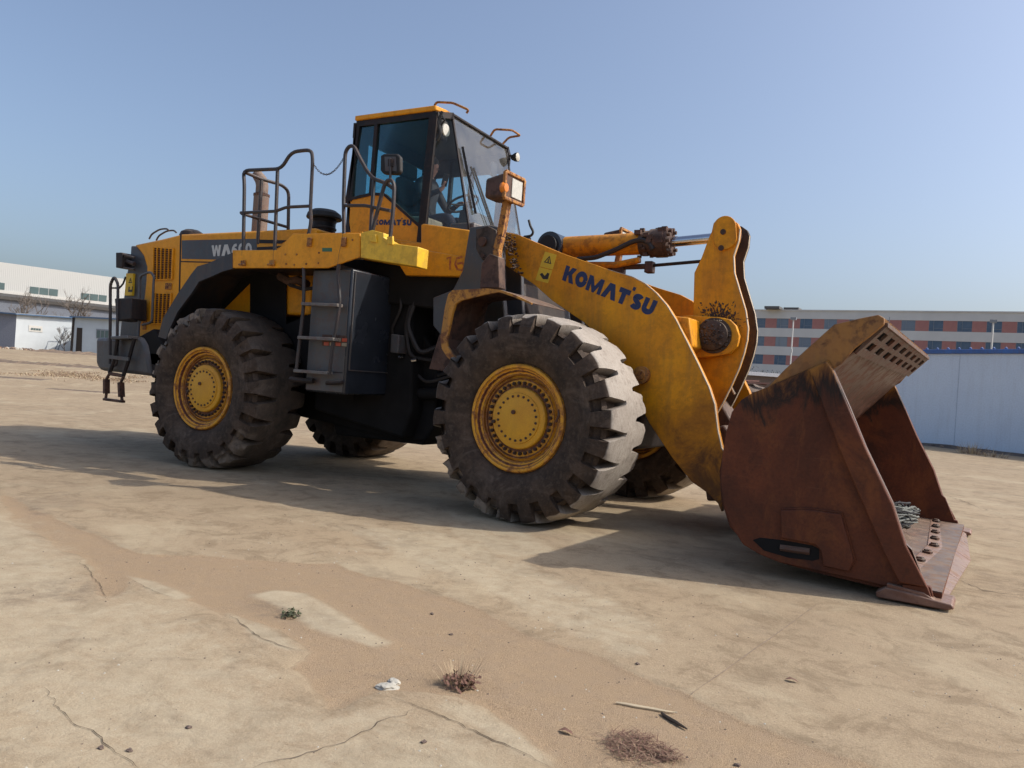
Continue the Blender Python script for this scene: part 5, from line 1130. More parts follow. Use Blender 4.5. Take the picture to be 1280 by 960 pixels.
# cracks and the expansion joint: dirt-filled grooves, laid as thin strips that follow the slab
M_crack = plain('crack_dirt', (.085, .06, .042, 1), .95); M_joint = plain('joint_filler', (.27, .20, .14, 1), .95)
def crack(px, w, mat, seed, jag=.03, name='ground_crack'):
    rr = random.Random(seed); P = []
    for a, b2 in zip(px, px[1:]):
        a, b2 = Vector(a), Vector(b2); n = max(2, int((b2-a).length/.03))
        for k in range(n):
            t = k/n; P.append(a.lerp(b2, t))
    P.append(Vector(px[-1])); mb = MB(); L = []
    for i, p in enumerate(P):
        d = (P[min(i+1, len(P)-1)]-P[max(i-1, 0)]).normalized(); n = Vector((-d.y, d.x)); k = noise.noise(Vector((p.x*7, p.y*7, seed)))*jag*.35+noise.noise(Vector((p.x*24, p.y*24, seed)))*jag*.4+(rr.random()-.5)*jag*.22
        ww = .5*w*(.35+rr.random()*.9)*min(1, .25+min(i, len(P)-1-i)/8); q = p+n*k*.7; L.append((q+n*ww/2, q-n*ww/2))
    for (a, b2), (c_, d_) in zip(L, L[1:]):
        mb.quad(*[(v_.x, v_.y, gh(v_.x, v_.y)+.0035) for v_ in (a, b2, d_, c_)])
    o = mb.build(name, mat); tag(o, kind='structure'); return o
crack([(3.685,-5.166),(3.912,-5.236),(4.079,-5.258),(4.219,-5.255)], .007, M_crack, 1)
crack([(4.638,-5.264),(4.8,-5.346),(5.058,-5.435),(5.181,-5.445),(5.316,-5.441)], .009, M_crack, 2, .05)
crack([(5.929,-5.579),(6.069,-5.594),(6.25,-5.615),(6.377,-5.651),(6.519,-5.667),(6.696,-5.706)], .009, M_crack, 3, .05)
crack([(6.076,-5.588),(6.029,-5.768),(6.028,-5.992),(6,-6.1),(5.934,-6.269),(5.919,-6.386)], .007, M_crack, 4, .06)
crack([(4.849,-6.342),(5.077,-6.418),(5.234,-6.442),(5.411,-6.471),(5.565,-6.492),(5.719,-6.533)], .006, M_crack, 5, .05)
crack([(3.144,-5.126),(3.705,-5.363),(4.002,-5.514)], .007, M_crack, 6, .05)
crack([(7.179,-2.72),(7.048,-3.751),(6.956,-4.435),(6.901,-4.824)], .016, M_joint, 7, .004, 'expansion_joint')
crack([(8.012,5.621),(8.505,4.071),(8.915,3.689)], .02, M_crack, 8, .15)
crack([(8.008,-1.145),(8.155,-1.405),(8.455,-1.355)], .02, M_crack, 9, .1)

# ---------------------------------------------------------------- small things on the yard
M_straw = plain('dry_straw', (.62, .49, .31, 1), .85); M_straw2 = plain('old_straw', (.30, .20, .13, 1), .9); M_leafb = plain('withered_leaf', (.17, .085, .06, 1), .85); M_weed = plain('grey_green_weed', (.10, .11, .055, 1), .85)
M_stone = plain('pale_rubble_stone', (.50, .47, .40, 1), .9, 0, .3, 30); M_stone2 = plain('brown_stone', (.14, .10, .08, 1), .9); M_stick = plain('split_wood', (.66, .54, .36, 1), .7); M_bark = plain('dark_bark', (.07, .05, .035, 1), .9)
def blade(mb, p, d, L, w, bend, m=0, n=4):
    p = Vector(p); d = Vector(d).normalized(); s_ = d.cross(Vector((0, 0, 1)))
    if s_.length < .01: s_ = Vector((1, 0, 0))
    s_.normalize(); prev = None
    for i in range(n+1):
        t = i/n; q = p+d*L*t+Vector((0, 0, -1))*bend*t*t*L; ww = w*(1-t*.85)/2
        cur = (q-s_*ww, q+s_*ww)
        if prev: mb.quad(prev[0], prev[1], cur[1], cur[0], m)
        prev = cur
def tuft(name, px, n, L, spread, mats, label, cat, seed, leaf=0, flat=False, w=.004, group=None):
    (x, y) = px; rr = random.Random(seed); mb = MB(); z = gh(x, y)
    for k in range(n):
        a = rr.random()*2*PI; r = spread*rr.random()**.7; p = (x+r*math.cos(a), y+r*math.sin(a), z+(.02*rr.random() if flat else -.003))
        if flat: b_ = rr.random()*2*PI; d = (math.cos(b_), math.sin(b_), rr.uniform(0, .45)); blade(mb, p, d, L*(.4+rr.random()), w, .25, rr.randrange(len(mats)))
        else: d = (math.cos(a)*(.15+.5*r/spread), math.sin(a)*(.15+.5*r/spread), 1); blade(mb, p, d, L*(.35+rr.random()*.9), w*.6, rr.uniform(0, .5), rr.randrange(2))
    for k in range(leaf):
        a = rr.random()*2*PI; r = spread*rr.random()*1.2; p = Vector((x+r*math.cos(a)+.3*spread, y+r*math.sin(a), z+.004+.03*rr.random())); b_ = rr.random()*6.28
        u = Vector((math.cos(b_), math.sin(b_), rr.uniform(-.3, .8)))*.014; v_ = Vector((-math.sin(b_), math.cos(b_), rr.uniform(-.2, .5)))*.008; mb.add([p-u, p-v_, p+u+Vector((0, 0, .004)), p+v_], [(0, 1, 2, 3)], len(mats)-1)
    return tag(mb.build(name, mats, sharp=0), label, cat, group)
tuft('dry_weed', [(6.046,-5.286)][0], 130, .13, .07, [M_straw, M_straw2, M_leafb], 'dry weed tuft with pale stalks and reddish leaves growing beside the pale stone', 'weed', 1, 170)
tuft('small_weed', [(4.869,-5.078)][0], 60, .035, .045, [M_weed, M_straw2, M_weed], 'small grey green weed growing next to the long pale concrete patch', 'weed', 2, 50)
tuft('straw_litter', [(6.88,-5.381)][0], 520, .06, .12, [M_straw2, M_leafb, M_leafb], 'heap of dry brown straw litter lying below the white stick', 'straw', 3, 0, True, .0035)
_q = [(6.996,-5.37)][0]; tuft('straw_litter', _q, 160, .05, .05, [M_straw2, M_leafb], 'small dark clump of straw at the right end of the big straw heap', 'straw', 4, 0, True, .0035)
tuft('dry_weed', [(5.591,-5.369)][0], 50, .015, .05, [M_leafb, M_straw2, M_leafb], 'thin scatter of dead brown weed left of the pale stone', 'weed', 5, 40, True) if False else None
def rock(name, c, s_, mat, label, seed, fl=.5, cat='stone'):
    bm = bmesh.new(); bmesh.ops.create_icosphere(bm, subdivisions=3, radius=1); rr = random.Random(seed)
    for v_ in bm.verts:
        n = noise.noise(v_.co*1.3+Vector((seed*7, 0, 0)))*.5+noise.noise(v_.co*3.5+Vector((seed*3, 0, 0)))*.18; v_.co *= 1+n
        v_.co.x *= s_*1.35; v_.co.y *= s_; v_.co.z *= s_*fl
    me = bpy.data.meshes.new(name); bm.to_mesh(me); bm.free(); me.materials.append(mat)
    o = bpy.data.objects.new(name, me); COL.objects.link(o); o.location = (c[0], c[1], gh(*c)+s_*fl*.5); o.rotation_euler = (0, 0, rr.random()*6); return tag(o, label, cat)
rock('stone', [(5.844,-5.501)][0], .032, M_stone, 'lower of two pale broken stones beside the dry weed tuft', 1, .42)
rock('stone', [(5.826,-5.439)][0], .026, M_stone, 'upper pale broken stone leaning on the other beside the weed tuft', 2, .4)
for i, (p, lab) in enumerate((([(5.534,-6.237)][0], 'small brown stone lowest on the left of the yard'), ([(5.437,-6.5)][0], 'small dark stone near the lower left crack'), ([(5.523,-6.457)][0], 'tiny pebble just right of the dark stone at lower left'), ([(6.25,-5.825)][0], 'small dark pebble below the forked crack'), ([(5.67,-4.76)][0], 'flat dark pebble on the sand right of the pale patch'), ([(5.405,-4.547)][0], 'dark pebble highest on the sandy strip'), ([(6.596,-4.559)][0], 'small dark stone on the concrete above the white stick'), ([(7.223,-5.281)][0], 'brown chip at the bottom edge of the picture'))):
    rock('pebble', p, .009, M_stone2, lab, 10+i, .6, 'pebble')
def stick(name, a, b2, r, mat, label, kink=.01):
    a, b2 = Vector((*a, gh(*a)+r)), Vector((*b2, gh(*b2)+r)); P = [a.lerp(b2, t)+Vector((noise.noise(Vector((t*5, 1, r*999)))*kink, noise.noise(Vector((t*5, 9, r*999)))*kink, 0)) for t in [i/6 for i in range(7)]]
    return tag(MB().tube(P, [r*.7, r, r*1.1, r, r, r*.8, r*.4], 6).build(name, mat), label, 'stick')
stick('white_stick', [(6.673,-5.044)][0], [(6.909,-4.979)][0], .0065, M_stick, 'pale split stick lying across the sand above the straw heap', .006)
stick('dark_twig', [(6.87,-5.028)][0], [(6.987,-5.103)][0], .0075, M_bark, 'short dark twig lying at the right end of the pale stick', .02)
def leafbit(px, label, seed):
    rr = random.Random(seed); x, y = px; z = gh(x, y)+.004; mb = MB(); 
    P = [(x-.03, y, z), (x-.01, y+.015, z+.012), (x+.02, y+.012, z+.006), (x+.035, y-.004, z+.002), (x+.005, y-.013, z+.014)]
    mb.add(P, [(0, 1, 4), (1, 2, 4), (2, 3, 4)]); return tag(mb.build('dead_leaf', M_leafb, sharp=0), label, 'leaf')
leafbit([(7.255,-4.318)][0], 'curled dead leaf alone on the concrete right of the joint', 1); leafbit([(6.615,-5.421)][0], 'dead leaf left of the straw heap', 2)

# loose grit, straw bits and flakes of concrete scattered over the yard
gt = MB(); rr = random.Random(91)
for k in range(2600):
    x, y = 2.6+6.2*rr.random(), -6.9+4.2*rr.random()**.8
    if noise.noise(Vector((x*.9, y*.9, 4)))+.35*rr.random() < .05: continue
    r = .0016+.0040*rr.random()**3; z = gh(x, y); a = rr.random()*6.28; c_, s2_ = math.cos(a), math.sin(a)
    P = [(x+r*1.4*c_, y+r*1.4*s2_, z), (x-r*s2_, y+r*c_, z), (x-r*1.2*c_, y-r*1.2*s2_, z), (x+r*s2_, y-r*c_, z), (x+r*.2, y, z+r*1.1)]
    gt.add(P, [(0, 1, 4), (1, 2, 4), (2, 3, 4), (3, 0, 4)], rr.choice((0, 0, 1, 2)))
for cx_0, cy_0, n in [(*[(6.121,-5.291)][0], 70), (*[(6.909,-5.42)][0], 120), (*[(5.598,-5.389)][0], 40), (*[(4.931,-5.095)][0], 30), (*[(1.33,-4.259)][0], 60)]:
    for k in range(n):
        x, y = cx_0+rr.gauss(0, .16), cy_0+rr.gauss(0, .12); a = rr.random()*3.14; L = .008+.03*rr.random(); z = gh(x, y)+.003; blade(gt, (x, y, z), (math.cos(a), math.sin(a), .08), L, .003, 0, 3, 2)
tag(gt.build('grit', [M_stone2, M_stone, plain('concrete_flake', (.36, .30, .22, 1), .9), M_straw2], sharp=0), kind='stuff')

# ================================================================ FAR SIDE: WALL, BUILDINGS, TREES
def frame(p, q):
    p, q = Vector(p), Vector(q); d = Vector((q.x-p.x, q.y-p.y, 0)); return math.atan2(d.y, d.x), d.length
def onwall(p, rz, x, y, z):   # local -> world
    return Vector((p[0]+x*math.cos(rz)-y*math.sin(rz), p[1]+x*math.sin(rz)+y*math.cos(rz), z))
# ---- blue grey yard wall on the right
WA = [(7.593,24.938,0.097)][0]; WB = [(10.455,22.968,-0.064)][0]; rz, WL = frame(WA, WB)
M_wall = paint('grey_blue_render', (.72, .80, .88, 1), (.67, .75, .84, 1), rust=.0, dust=.05, rough=.8, sc=.5, streak=.10); M_cap = paint('blue_wall_cap', (.05, .16, .45, 1), rust=.05, dust=.2, rough=.45)
M_wseam = plain('wall_seam', (.50, .57, .66, 1), .8)
yw = empty('yard_wall', (WA[0], WA[1], 0), rz, 'long blue grey rendered yard wall with a bright blue cap', 'wall')
x0, x1 = -WL*1.15, WL*5
MB().box(x0, x1, 0, .24, -.3, 3.42).build('wall_face', M_wall, yw)
for k in range(8):
    xx = x0+.9+k*4.1
    if xx < x1: MB().box(xx, xx+.02, -.006, 0, .05, 3.40).build('wall_joint', M_wseam, yw)
MB().box(x0-.05, x1, -.09, .32, 3.42, 3.58).build('wall_cap', M_cap, yw, bev=.02)
kb = MB().lathe([(.001, 0), (.05, .01), (.05, .05), (.001, .09)], (0, 0, 0), 'z', 8).mesh('cap_stud', M_cap)
for k in range(40): 
    xx = x0+.3+k*.42
    if xx < x1: inst('cap_stud', kb, yw, (xx, .05, 3.58))
# dark dirt strip and dry weeds along the wall foot
dm = MB(); rr = random.Random(31)
for k in range(700):
    t = rr.random(); x = x0-2+t*(x1-x0+2); p = onwall(WA, rz, x, -.05-.75*rr.random()**1.5, 0); r = .02+.07*rr.random()**2
    dm.lathe([(r, -.02), (r*.8, r*.5), (.001, r*.8)], (p.x, p.y, gh(p.x, p.y)), 'z', 6, rr.randrange(3))
tag(dm.build('rubble_strip', [M_stone2, M_bark, M_straw2]), kind='stuff')
bk_ = MB()
for k in range(40):
    xa = x0-3+k*(x1-x0+3)/40; xb = xa+(x1-x0+3)/40
    f = lambda xx, e: .07+.09*max(0, noise.noise(Vector((xx*.8, e, 3))))+.05*noise.noise(Vector((xx*3, e, 7)))
    for j in range(5):
        d0, d1 = -.02-j*.2, -.02-(j+1)*.2; h0 = [.9, 1, .7, .4, .15, -.05][j]; h1 = [.9, 1, .7, .4, .15, -.05][j+1]
        P = [onwall(WA, rz, xa, d0, f(xa, j)*h0), onwall(WA, rz, xb, d0, f(xb, j)*h0), onwall(WA, rz, xb, d1, f(xb, j+1)*h1-.01), onwall(WA, rz, xa, d1, f(xa, j+1)*h1-.01)]
        bk_.add(P, [(0, 1, 2, 3)])
tag(bk_.build('dirt_bank', plain('dark_dirt', (.13, .10, .08, 1), .95, 0, .4, 3)), kind='structure')
for i, (px, n, lab) in enumerate((([(9.164,21.124,0.154)][0], 160, 'tallest dry straw-coloured weed clump at the foot of the blue grey wall'), ([(9.704,20.28,0.047)][0], 90, 'lower dry weed clump right of the tall one at the wall foot'))):
    tuft('wall_weed', (px[0]-.3, px[1]-.2), n, .42 if i == 0 else .25, .45, [M_straw, M_straw2], lab, 'weed', 40+i, 0, False, .03)
# ---- five-storey block
DA = [(-21.725,137.57,1.291)][0]; DB = [(19.81,135.188,1.32)][0]; rz, DL = frame(DA, DB)
bl = empty('dormitory_block', (DA[0], DA[1], 0), rz, 'long five storey block with white bands, brick red panels and blue windows', 'building')
M_band = plain('pale_band_render', (.62, .63, .61, 1), .85, 0, .12, .3); M_brick = plain('brick_red_panel', (.42, .20, .18, 1), .85, 0, .2, .8); M_dwin = NT('blue_window_glass'); _o = M_dwin.n('ObjectInfo').outputs['Random']; M_dwin.base(M_dwin.mix(M_dwin.ramp(_o, .55, .9, 0, .8), M_dwin.mix(M_dwin.noise(1.1, 3), (.05, .085, .14, 1), (.12, .18, .26, 1)), (.26, .30, .34, 1))); M_dwin.set(rough=.2); M_dwin = M_dwin.m; M_mull = plain('window_frame_grey', (.25, .28, .31, 1), .6); M_roofg = plain('roof_grey', (.13, .13, .13, 1), .8)
b0, b1 = -34, 84; ft = 3.3; base0 = .0
MB().box(b0, b1, .25, 14, -.5, 17.35).build('rear_wall', M_band, bl)
for k in range(6):
    z0 = k*ft-1.0+.55 if k else -.5; z1 = k*ft+1.05 if k < 5 else 17.4
    z0 = k*ft-.5+.0 if k else -.5
    MB().box(b0, b1, 0, .26, z0, z1, 0).build('wall_band', M_band, bl)
MB().box(b0-.2, b1+.2, -.15, 14, 17.4, 17.6).build('parapet', M_band, bl)
pitch = 4.05; wm = MB().box(-1.03, 1.03, .10, .16, 0, 1.75).mesh('window', M_dwin)
wf = MB(); 
for xx in (-1.03, -.36, 1.0): wf.box(xx, xx+.05, .06, .12, 0, 1.75)
wf.box(-1.03, 1.05, .06, .118, 0, .05); wf.box(-.36, 1.0, .06, .116, .5, .54); wfm = wf.mesh('window_frame', M_mull)
pm = MB().box(-.99, .99, .05, .24, 0, 1.75).mesh('wall_panel', M_brick)
for r in range(5):
    for cidx in range(int((b1-b0)/pitch)):
        xx = b0+pitch*(cidx+.5); z = r*ft+1.05
        w_ = inst('window', wm, bl, (xx, 0, z)); inst('window_frame', wfm, w_); inst('wall_panel', pm, bl, (xx+pitch/2, 0, z))
for px, w in (("967,386", 1.9), ("991,386", 2.3)):
    pass
ru = ([(-18.887,136.89,17.669)][0], [(-15.857,138.545,17.905)][0])
for i, (p, w) in enumerate(zip(ru, (1.3, 1.3))): MB().box(-w, w, -1.4, 1.4, 0, .45).build('roof_unit', M_roofg, bl).matrix_local = Matrix.Translation(Matrix.Rotation(-rz, 3, 'Z') @ Vector((p[0]-DA[0], p[1]-DA[1], 17.55)))
# masts in front of the block
def mast(px, dep, ytop, label):
    p = px; o = empty('mast', (p[0], p[1], gh(p[0], p[1])), 0, label, 'mast'); m = MB().tube([(0, 0, 0), (0, 0, ytop)], .10, 6); m.build('pole', M_band, o)
    MB().box(-.35, .35, -.2, .2, ytop-.4, ytop-.05).build('mast_head', M_mull, o)
    MB().box(-.12, .12, -.1, .1, ytop*.62, ytop*.62+.5).build('junction_box', M_band, o); return o
mast([(-8.941,96.706,4.499)][0], 100, [(-9.226,96.572,12.117)][0][2], 'thin pale mast in front of the block, just left of the raised bucket')
mast([(13.019,97.309,5.758)][0], 90, [(12.78,97.198,12.337)][0][2], 'pale lamp mast standing before the block, right of the bucket')
p = [(4.233,58.321,3.722)][0]; o = empty('mast', (p[0], p[1], 0), 0, 'thin aerial poking up just behind the bucket corner', 'mast'); MB().tube([(0, 0, 0), (0, 0, [(4.007,58.212,8.289)][0][2])], .03, 5).build('pole', M_mull, o)
# ---- debris heap with planks between crank and bucket
M_plank = paint('old_plank', (.30, .20, .15, 1), (.20, .13, .10, 1), rust=0, dust=.2, rough=.85, sc=2); M_plank2 = paint('red_plank', (.22, .11, .09, 1), rust=0, dust=.2, rough=.85)
dc = [(0.185,31.038,1.787)][0]; rr = random.Random(77); hp = MB(); rzc = YAW
for i in range(36):
    for j in range(10):
        pass
def heap_h(u, v): return max(0, (1-(u/9)**2)*(1-(v/4)**2))*(2.15+.5*noise.noise(Vector((u*.5, v*.5, 1))))
N1, N2 = 44, 20
for i in range(N1+1):
    for j in range(N2+1):
        u = -9+18*i/N1; v_ = -4+8*j/N2; h_ = heap_h(u, v_)+.18*noise.noise(Vector((u*2, v_*2, 5))); x = dc[0]+u*rt0.x+v_*fwd.x; y = dc[1]+u*rt0.y+v_*fwd.y; hp.v.append((x, y, gh(x, y)-.25+h_))
for i in range(N1):
    for j in range(N2): a = i*(N2+1)+j; hp.f.append((a, a+1, a+N2+2, a+N2+1)); hp.m.append(0)
tag(hp.build('debris_heap', plain('debris_earth', (.20, .15, .12, 1), .95, 0, .5, 1.5), sharp=0), kind='structure')
for k in range(60):
    u = rr.uniform(-6, 6); v_ = rr.uniform(-3.6, -.4); h_ = heap_h(u, v_); x = dc[0]+u*rt0.x+v_*fwd.x; y = dc[1]+u*rt0.y+v_*fwd.y; z = gh(x, y)-.2+h_+.12
    d = Vector((rt0.x, rt0.y, 0))*rr.uniform(.8, 2.0); d.z = rr.uniform(-.15, .15); d.rotate(Matrix.Rotation(rr.uniform(-.5, .5), 3, 'Z'))
    o = MB().bar(Vector((x, y, z))-d/2, Vector((x, y, z))+d/2, .18+.15*rr.random(), .06).build('plank', [M_plank, M_plank2, M_stone][rr.choice((0, 0, 1, 1, 2))])
    tag(o, 'weathered plank lying on the debris heap behind the bucket', 'plank', 'planks on the debris heap')
ws = [(-4.501,55.829,3.228)][0]; o = MB().bar(Vector(ws)-Vector((rt0.x, rt0.y, 0))*4.5, Vector(ws)+Vector((rt0.x, rt0.y, 0))*2.2, 3, .28).build('white_sheet_roof', plain('white_sheet', (.75, .76, .78, 1), .5)); 
tag(o, 'flat white sheet roof of a low shed seen over the debris heap', 'roof')
o = MB().bar(Vector((ws[0], ws[1], ws[2]-1.3))-Vector((rt0.x, rt0.y, 0))*4.3, Vector((ws[0], ws[1], ws[2]-1.3))+Vector((rt0.x, rt0.y, 0))*2.0, 2.6, 2.3).build('low_shed_wall', M_stone2, None); o.parent = None
tag(o, 'dark low shed walls under the white sheet roof', 'shed')
bs = MB()
for k in range(500):
    u = rr.uniform(-9, 6); p = Vector([(-7.296,69.117,3.965)][0])+Vector((rt0.x, rt0.y, 0))*u; h_ = rr.random()*(.3+.5*abs(noise.noise(Vector((u*.8, 2, 2))))); q = p+Vector((rr.uniform(-.4, .4), rr.uniform(-.4, .4), -.4+h_*1.8)); r = .12
    w1 = Vector((rr.uniform(-r, r), rr.uniform(-r, r), rr.uniform(-r, r))); w2 = Vector((rr.uniform(-r, r), rr.uniform(-r, r), rr.uniform(-r, r))); bs.add([q, q+w1, q+w2], [(0, 1, 2)])
bs.box(*(lambda c: (c.x-8, c.x+5, c.y+.5, c.y+1, 0, c.z-.2))(Vector([(-7.296,69.117,3.965)][0])))
tag(bs.build('hedge_row', plain('dark_hedge', (.05, .055, .04, 1), .9)), 'low dark hedge row in front of the block beyond the debris heap', 'hedge')

# ---- left: warehouse, sheds, bare trees
A_ = [(-87.57,42.358,1.084)][0]; B_ = [(-83.616,53.633,1.123)][0]; rz, L0 = frame(A_, B_)
M_whwall = NT('white_sheet_wall'); _w = M_whwall.n('TexWave'); _w.inputs['Scale'].default_value = 1.6; M_whwall.l(M_whwall.co, _w.inputs['Vector']); M_whwall.base((.50, .50, .475, 1)); M_whwall.set(rough=.6); M_whwall.bump(_w.outputs['Fac'], .25, .05); M_whwall = M_whwall.m
wh = empty('warehouse', (A_[0], A_[1], gh(A_[0], A_[1])), rz, 'large white sheet clad warehouse with a strip of grey windows', 'warehouse')
zb = gh(A_[0], A_[1]); zt = 1.29+.105*97-zb+.15
zt0 = [(-88.182,42.054,11.073)][0][2]-zb; zt1 = [(-84.22,53.332,10.992)][0][2]-zb
x0, x1 = -30., L0*1.65
def wz_(x): return zt0+(zt1-zt0)*x/L0
MB().yz([(0, -1), (20, -1), (20, 9.6), (0, 9.6)], x0, x1).build('side_wall', M_whwall, wh) if False else MB().xz([(x0, -1), (x1, -1), (x1, wz_(x1)), (x0, wz_(x0))], 0, 20).build('side_wall', M_whwall, wh)
def wpt(dep, s_): return s_
def wl2(q):     # world point -> warehouse wall coordinates, sliding along the sight line to the wall plane
    q = Vector(q); d = q-CAM; n = Vector((-math.sin(rz), math.cos(rz), 0)); t = (Vector(A_)-CAM).dot(n)/d.dot(n); h_ = CAM+d*t; e = h_-Vector(A_); return (e.x*math.cos(rz)+e.y*math.sin(rz), h_.z-zb)
M_ww = plain('warehouse_window', (.10, .15, .15, 1), .3, 0, .2, .5)
for grp in ([(-90.498,40.782,8.941),(-87.507,42.415,8.709),(-87.459,42.439,7.923),(-90.447,40.808,8.109)], [(-85.009,43.779,8.532),(-82.065,45.387,8.39),(-82.016,45.411,7.604),(-84.961,43.803,7.746)], [(-79.769,46.64,8.197),(-77.071,48.113,8.082),(-77.026,48.135,7.342),(-79.724,46.662,7.457)]):
    q = [wl2(v_) for v_ in grp]; xa, xb = q[0][0], q[1][0]; za, zb2 = q[3][1], q[0][1]; zc_, zd_ = q[2][1], q[1][1]
    for k in range(3):
        ta, tb = k/3+.015, (k+1)/3-.015; P = [(xa+(xb-xa)*ta, za+(zc_-za)*ta), (xa+(xb-xa)*tb, za+(zc_-za)*tb), (xa+(xb-xa)*tb, zb2+(zd_-zb2)*tb), (xa+(xb-xa)*ta, zb2+(zd_-zb2)*ta)]
        MB().xz(P, -.04, .02).build('window', M_ww, wh)
lowq = [wl2(v_) for v_ in [(-87.972,42.158,7.651),(-76.519,48.411,7.056)]]; m_ = (lowq[1][1]-lowq[0][1])/(lowq[1][0]-lowq[0][0]); f_ = lambda x: lowq[0][1]+(x-lowq[0][0])*m_
M_ann = plain('annex_grey_roof', (.075, .07, .065, 1), .85, 0, .3, .4); M_annw = plain('annex_blue_wall', (.17, .19, .23, 1), .8)
an = MB(); an.add([(x0, -.02, f_(x0)-.1), (x1, -.02, f_(x1)-.1), (x1, -6, f_(x1)-.75), (x0, -6, f_(x0)-.75), (x0, -.02, f_(x0)-.3), (x1, -.02, f_(x1)-.3), (x1, -6, f_(x1)-1.1), (x0, -6, f_(x0)-1.1)], [(0, 1, 2, 3), (7, 6, 5, 4), (0, 3, 7, 4), (1, 5, 6, 2), (3, 2, 6, 7), (0, 4, 5, 1)])
an.build('annex_roof', M_ann, wh); MB().box(x0, x1, -5.7, -5.5, -1, f_(x1)-.95).build('annex_wall', M_annw, wh)
MB().xz([(x0, f_(x0)-.10), (x1, f_(x1)-.10), (x1, f_(x1)+.22), (x0, f_(x0)+.22)], -.10, 0).build('eaves_strip', M_white, wh)
# sheds
M_shw = plain('white_shed_wall', (.56, .60, .62, 1), .8, 0, .12, 1.2); M_shg = plain('grey_shed_wall', (.22, .24, .29, 1), .8); M_shb = plain('blue_grey_shed_wall', (.48, .55, .60, 1), .8, 0, .12, 1); M_blue = plain('blue_roof_edge', (.06, .13, .24, 1), .6); M_shr = plain('shed_roof', (.30, .31, .33, 1), .8)
def shed(name, qa, qb, h0, h1, depth, wall, label):
    rz_, L = frame(qa, qb); zg = gh(qa[0], qa[1])-.1; s_ = empty(name, (qa[0], qa[1], zg), rz_, label, 'shed')
    MB().xz([(0, -.3), (L, -.3), (L, h1-zg), (0, h0-zg)], 0, depth).build('wall', wall, s_)
    r = MB(); r.xz([(-.15, h0-zg), (L+.15, h1-zg), (L+.15, h1-zg+.10), (-.15, h0-zg+.10)], -.25, depth+.2); r.build('roof', M_shr, s_)
    MB().xz([(-.15, h0-zg-.02), (L+.15, h1-zg-.02), (L+.15, h1-zg+.06), (-.15, h0-zg+.06)], -.29, -.25).build('roof_edge', M_blue, s_)
    return s_, L, zg
Q = [(-55.161,21.888,1.214),(-51.165,24.07,1.175)]+[(-51.165,24.07,1.175)]+[(-50.406,27.903,1.072)]
T1 = [v_[2] for v_ in [(-52.249,23.486,3.833),(-51.373,23.965,3.726)]+[(-51.322,23.993,3.73)]+[(-50.579,27.817,3.885)]]
shed('grey_shed', Q[0], Q[1], T1[0], T1[1], 6, M_shg, 'dark grey shed wall at the left edge of the picture')
s2, L2, zg = shed('white_shed', Q[2], Q[3], T1[2], T1[3], 6, M_shw, 'white walled shed with one small barred window and blue roof edge')
def shwin(par, qa, rz_, px, zg, name, mat, d=.03):
    qq = []
    for v_ in px:
        v_ = Vector(v_); dd = v_-CAM; n = Vector((-math.sin(rz_), math.cos(rz_), 0)); t = (Vector(qa)-CAM).dot(n)/dd.dot(n); h_ = CAM+dd*t; e = h_-Vector(qa); qq.append((e.x*math.cos(rz_)+e.y*math.sin(rz_), h_.z-zg))
    o = MB().xz(qq, -d, .02).build(name, mat, par); return o, qq
rz2 = frame(Q[2], Q[3])[0]
o, qq = shwin(s2, Q[2], rz2, [(-53.957,26.54,3.124),(-53.031,27.045,3.103),(-53.003,27.059,2.641),(-53.928,26.554,2.662)], zg, 'window', M_white)
(xa, za), (xb, zb3) = qq[3], qq[1]
for k in range(4): MB().box(xa+.12+(xb-xa-.2)*k/4, xa+.12+(xb-xa-.2)*(k+.8)/4, -.05, -.03, za+.12, zb3-.18).build('window_pane', M_ww, o)
Q3 = [(-47.026,25.76,0.937),(-42.652,28.149,0.758)]; T3 = [v_[2] for v_ in [(-47.201,25.674,3.786),(-42.842,28.054,3.865)]]
s3, L3, zg3 = shed('blue_shed', Q3[0], Q3[1], T3[0], T3[1], 6, M_shb, 'pale blue grey shed with dark open doorway beside the machine')
rz3 = frame(Q3[0], Q3[1])[0]
shwin(s3, Q3[0], rz3, [(-46.776,25.903,3.067),(-46.446,26.084,3.064),(-46.37,26.119,0.989),(-46.752,25.91,1.017)], zg3, 'doorway', M_ink)
o, qq = shwin(s3, Q3[0], rz3, [(-45.559,26.568,3.076),(-44.773,26.998,3.079),(-44.73,27.019,2.388),(-45.517,26.589,2.385)], zg3, 'window', M_mull)
for k in range(3):
    MB().box(qq[0][0]+.08+k*.30, qq[0][0]+.30+k*.30, -.05, -.03, qq[3][1]+.06, qq[0][1]-.1).build('window_pane', M_ww, o)
MB().box(-.06, .08, -.08, 0, 0, T3[0]-zg3).build('corner_post', M_ink, s3)
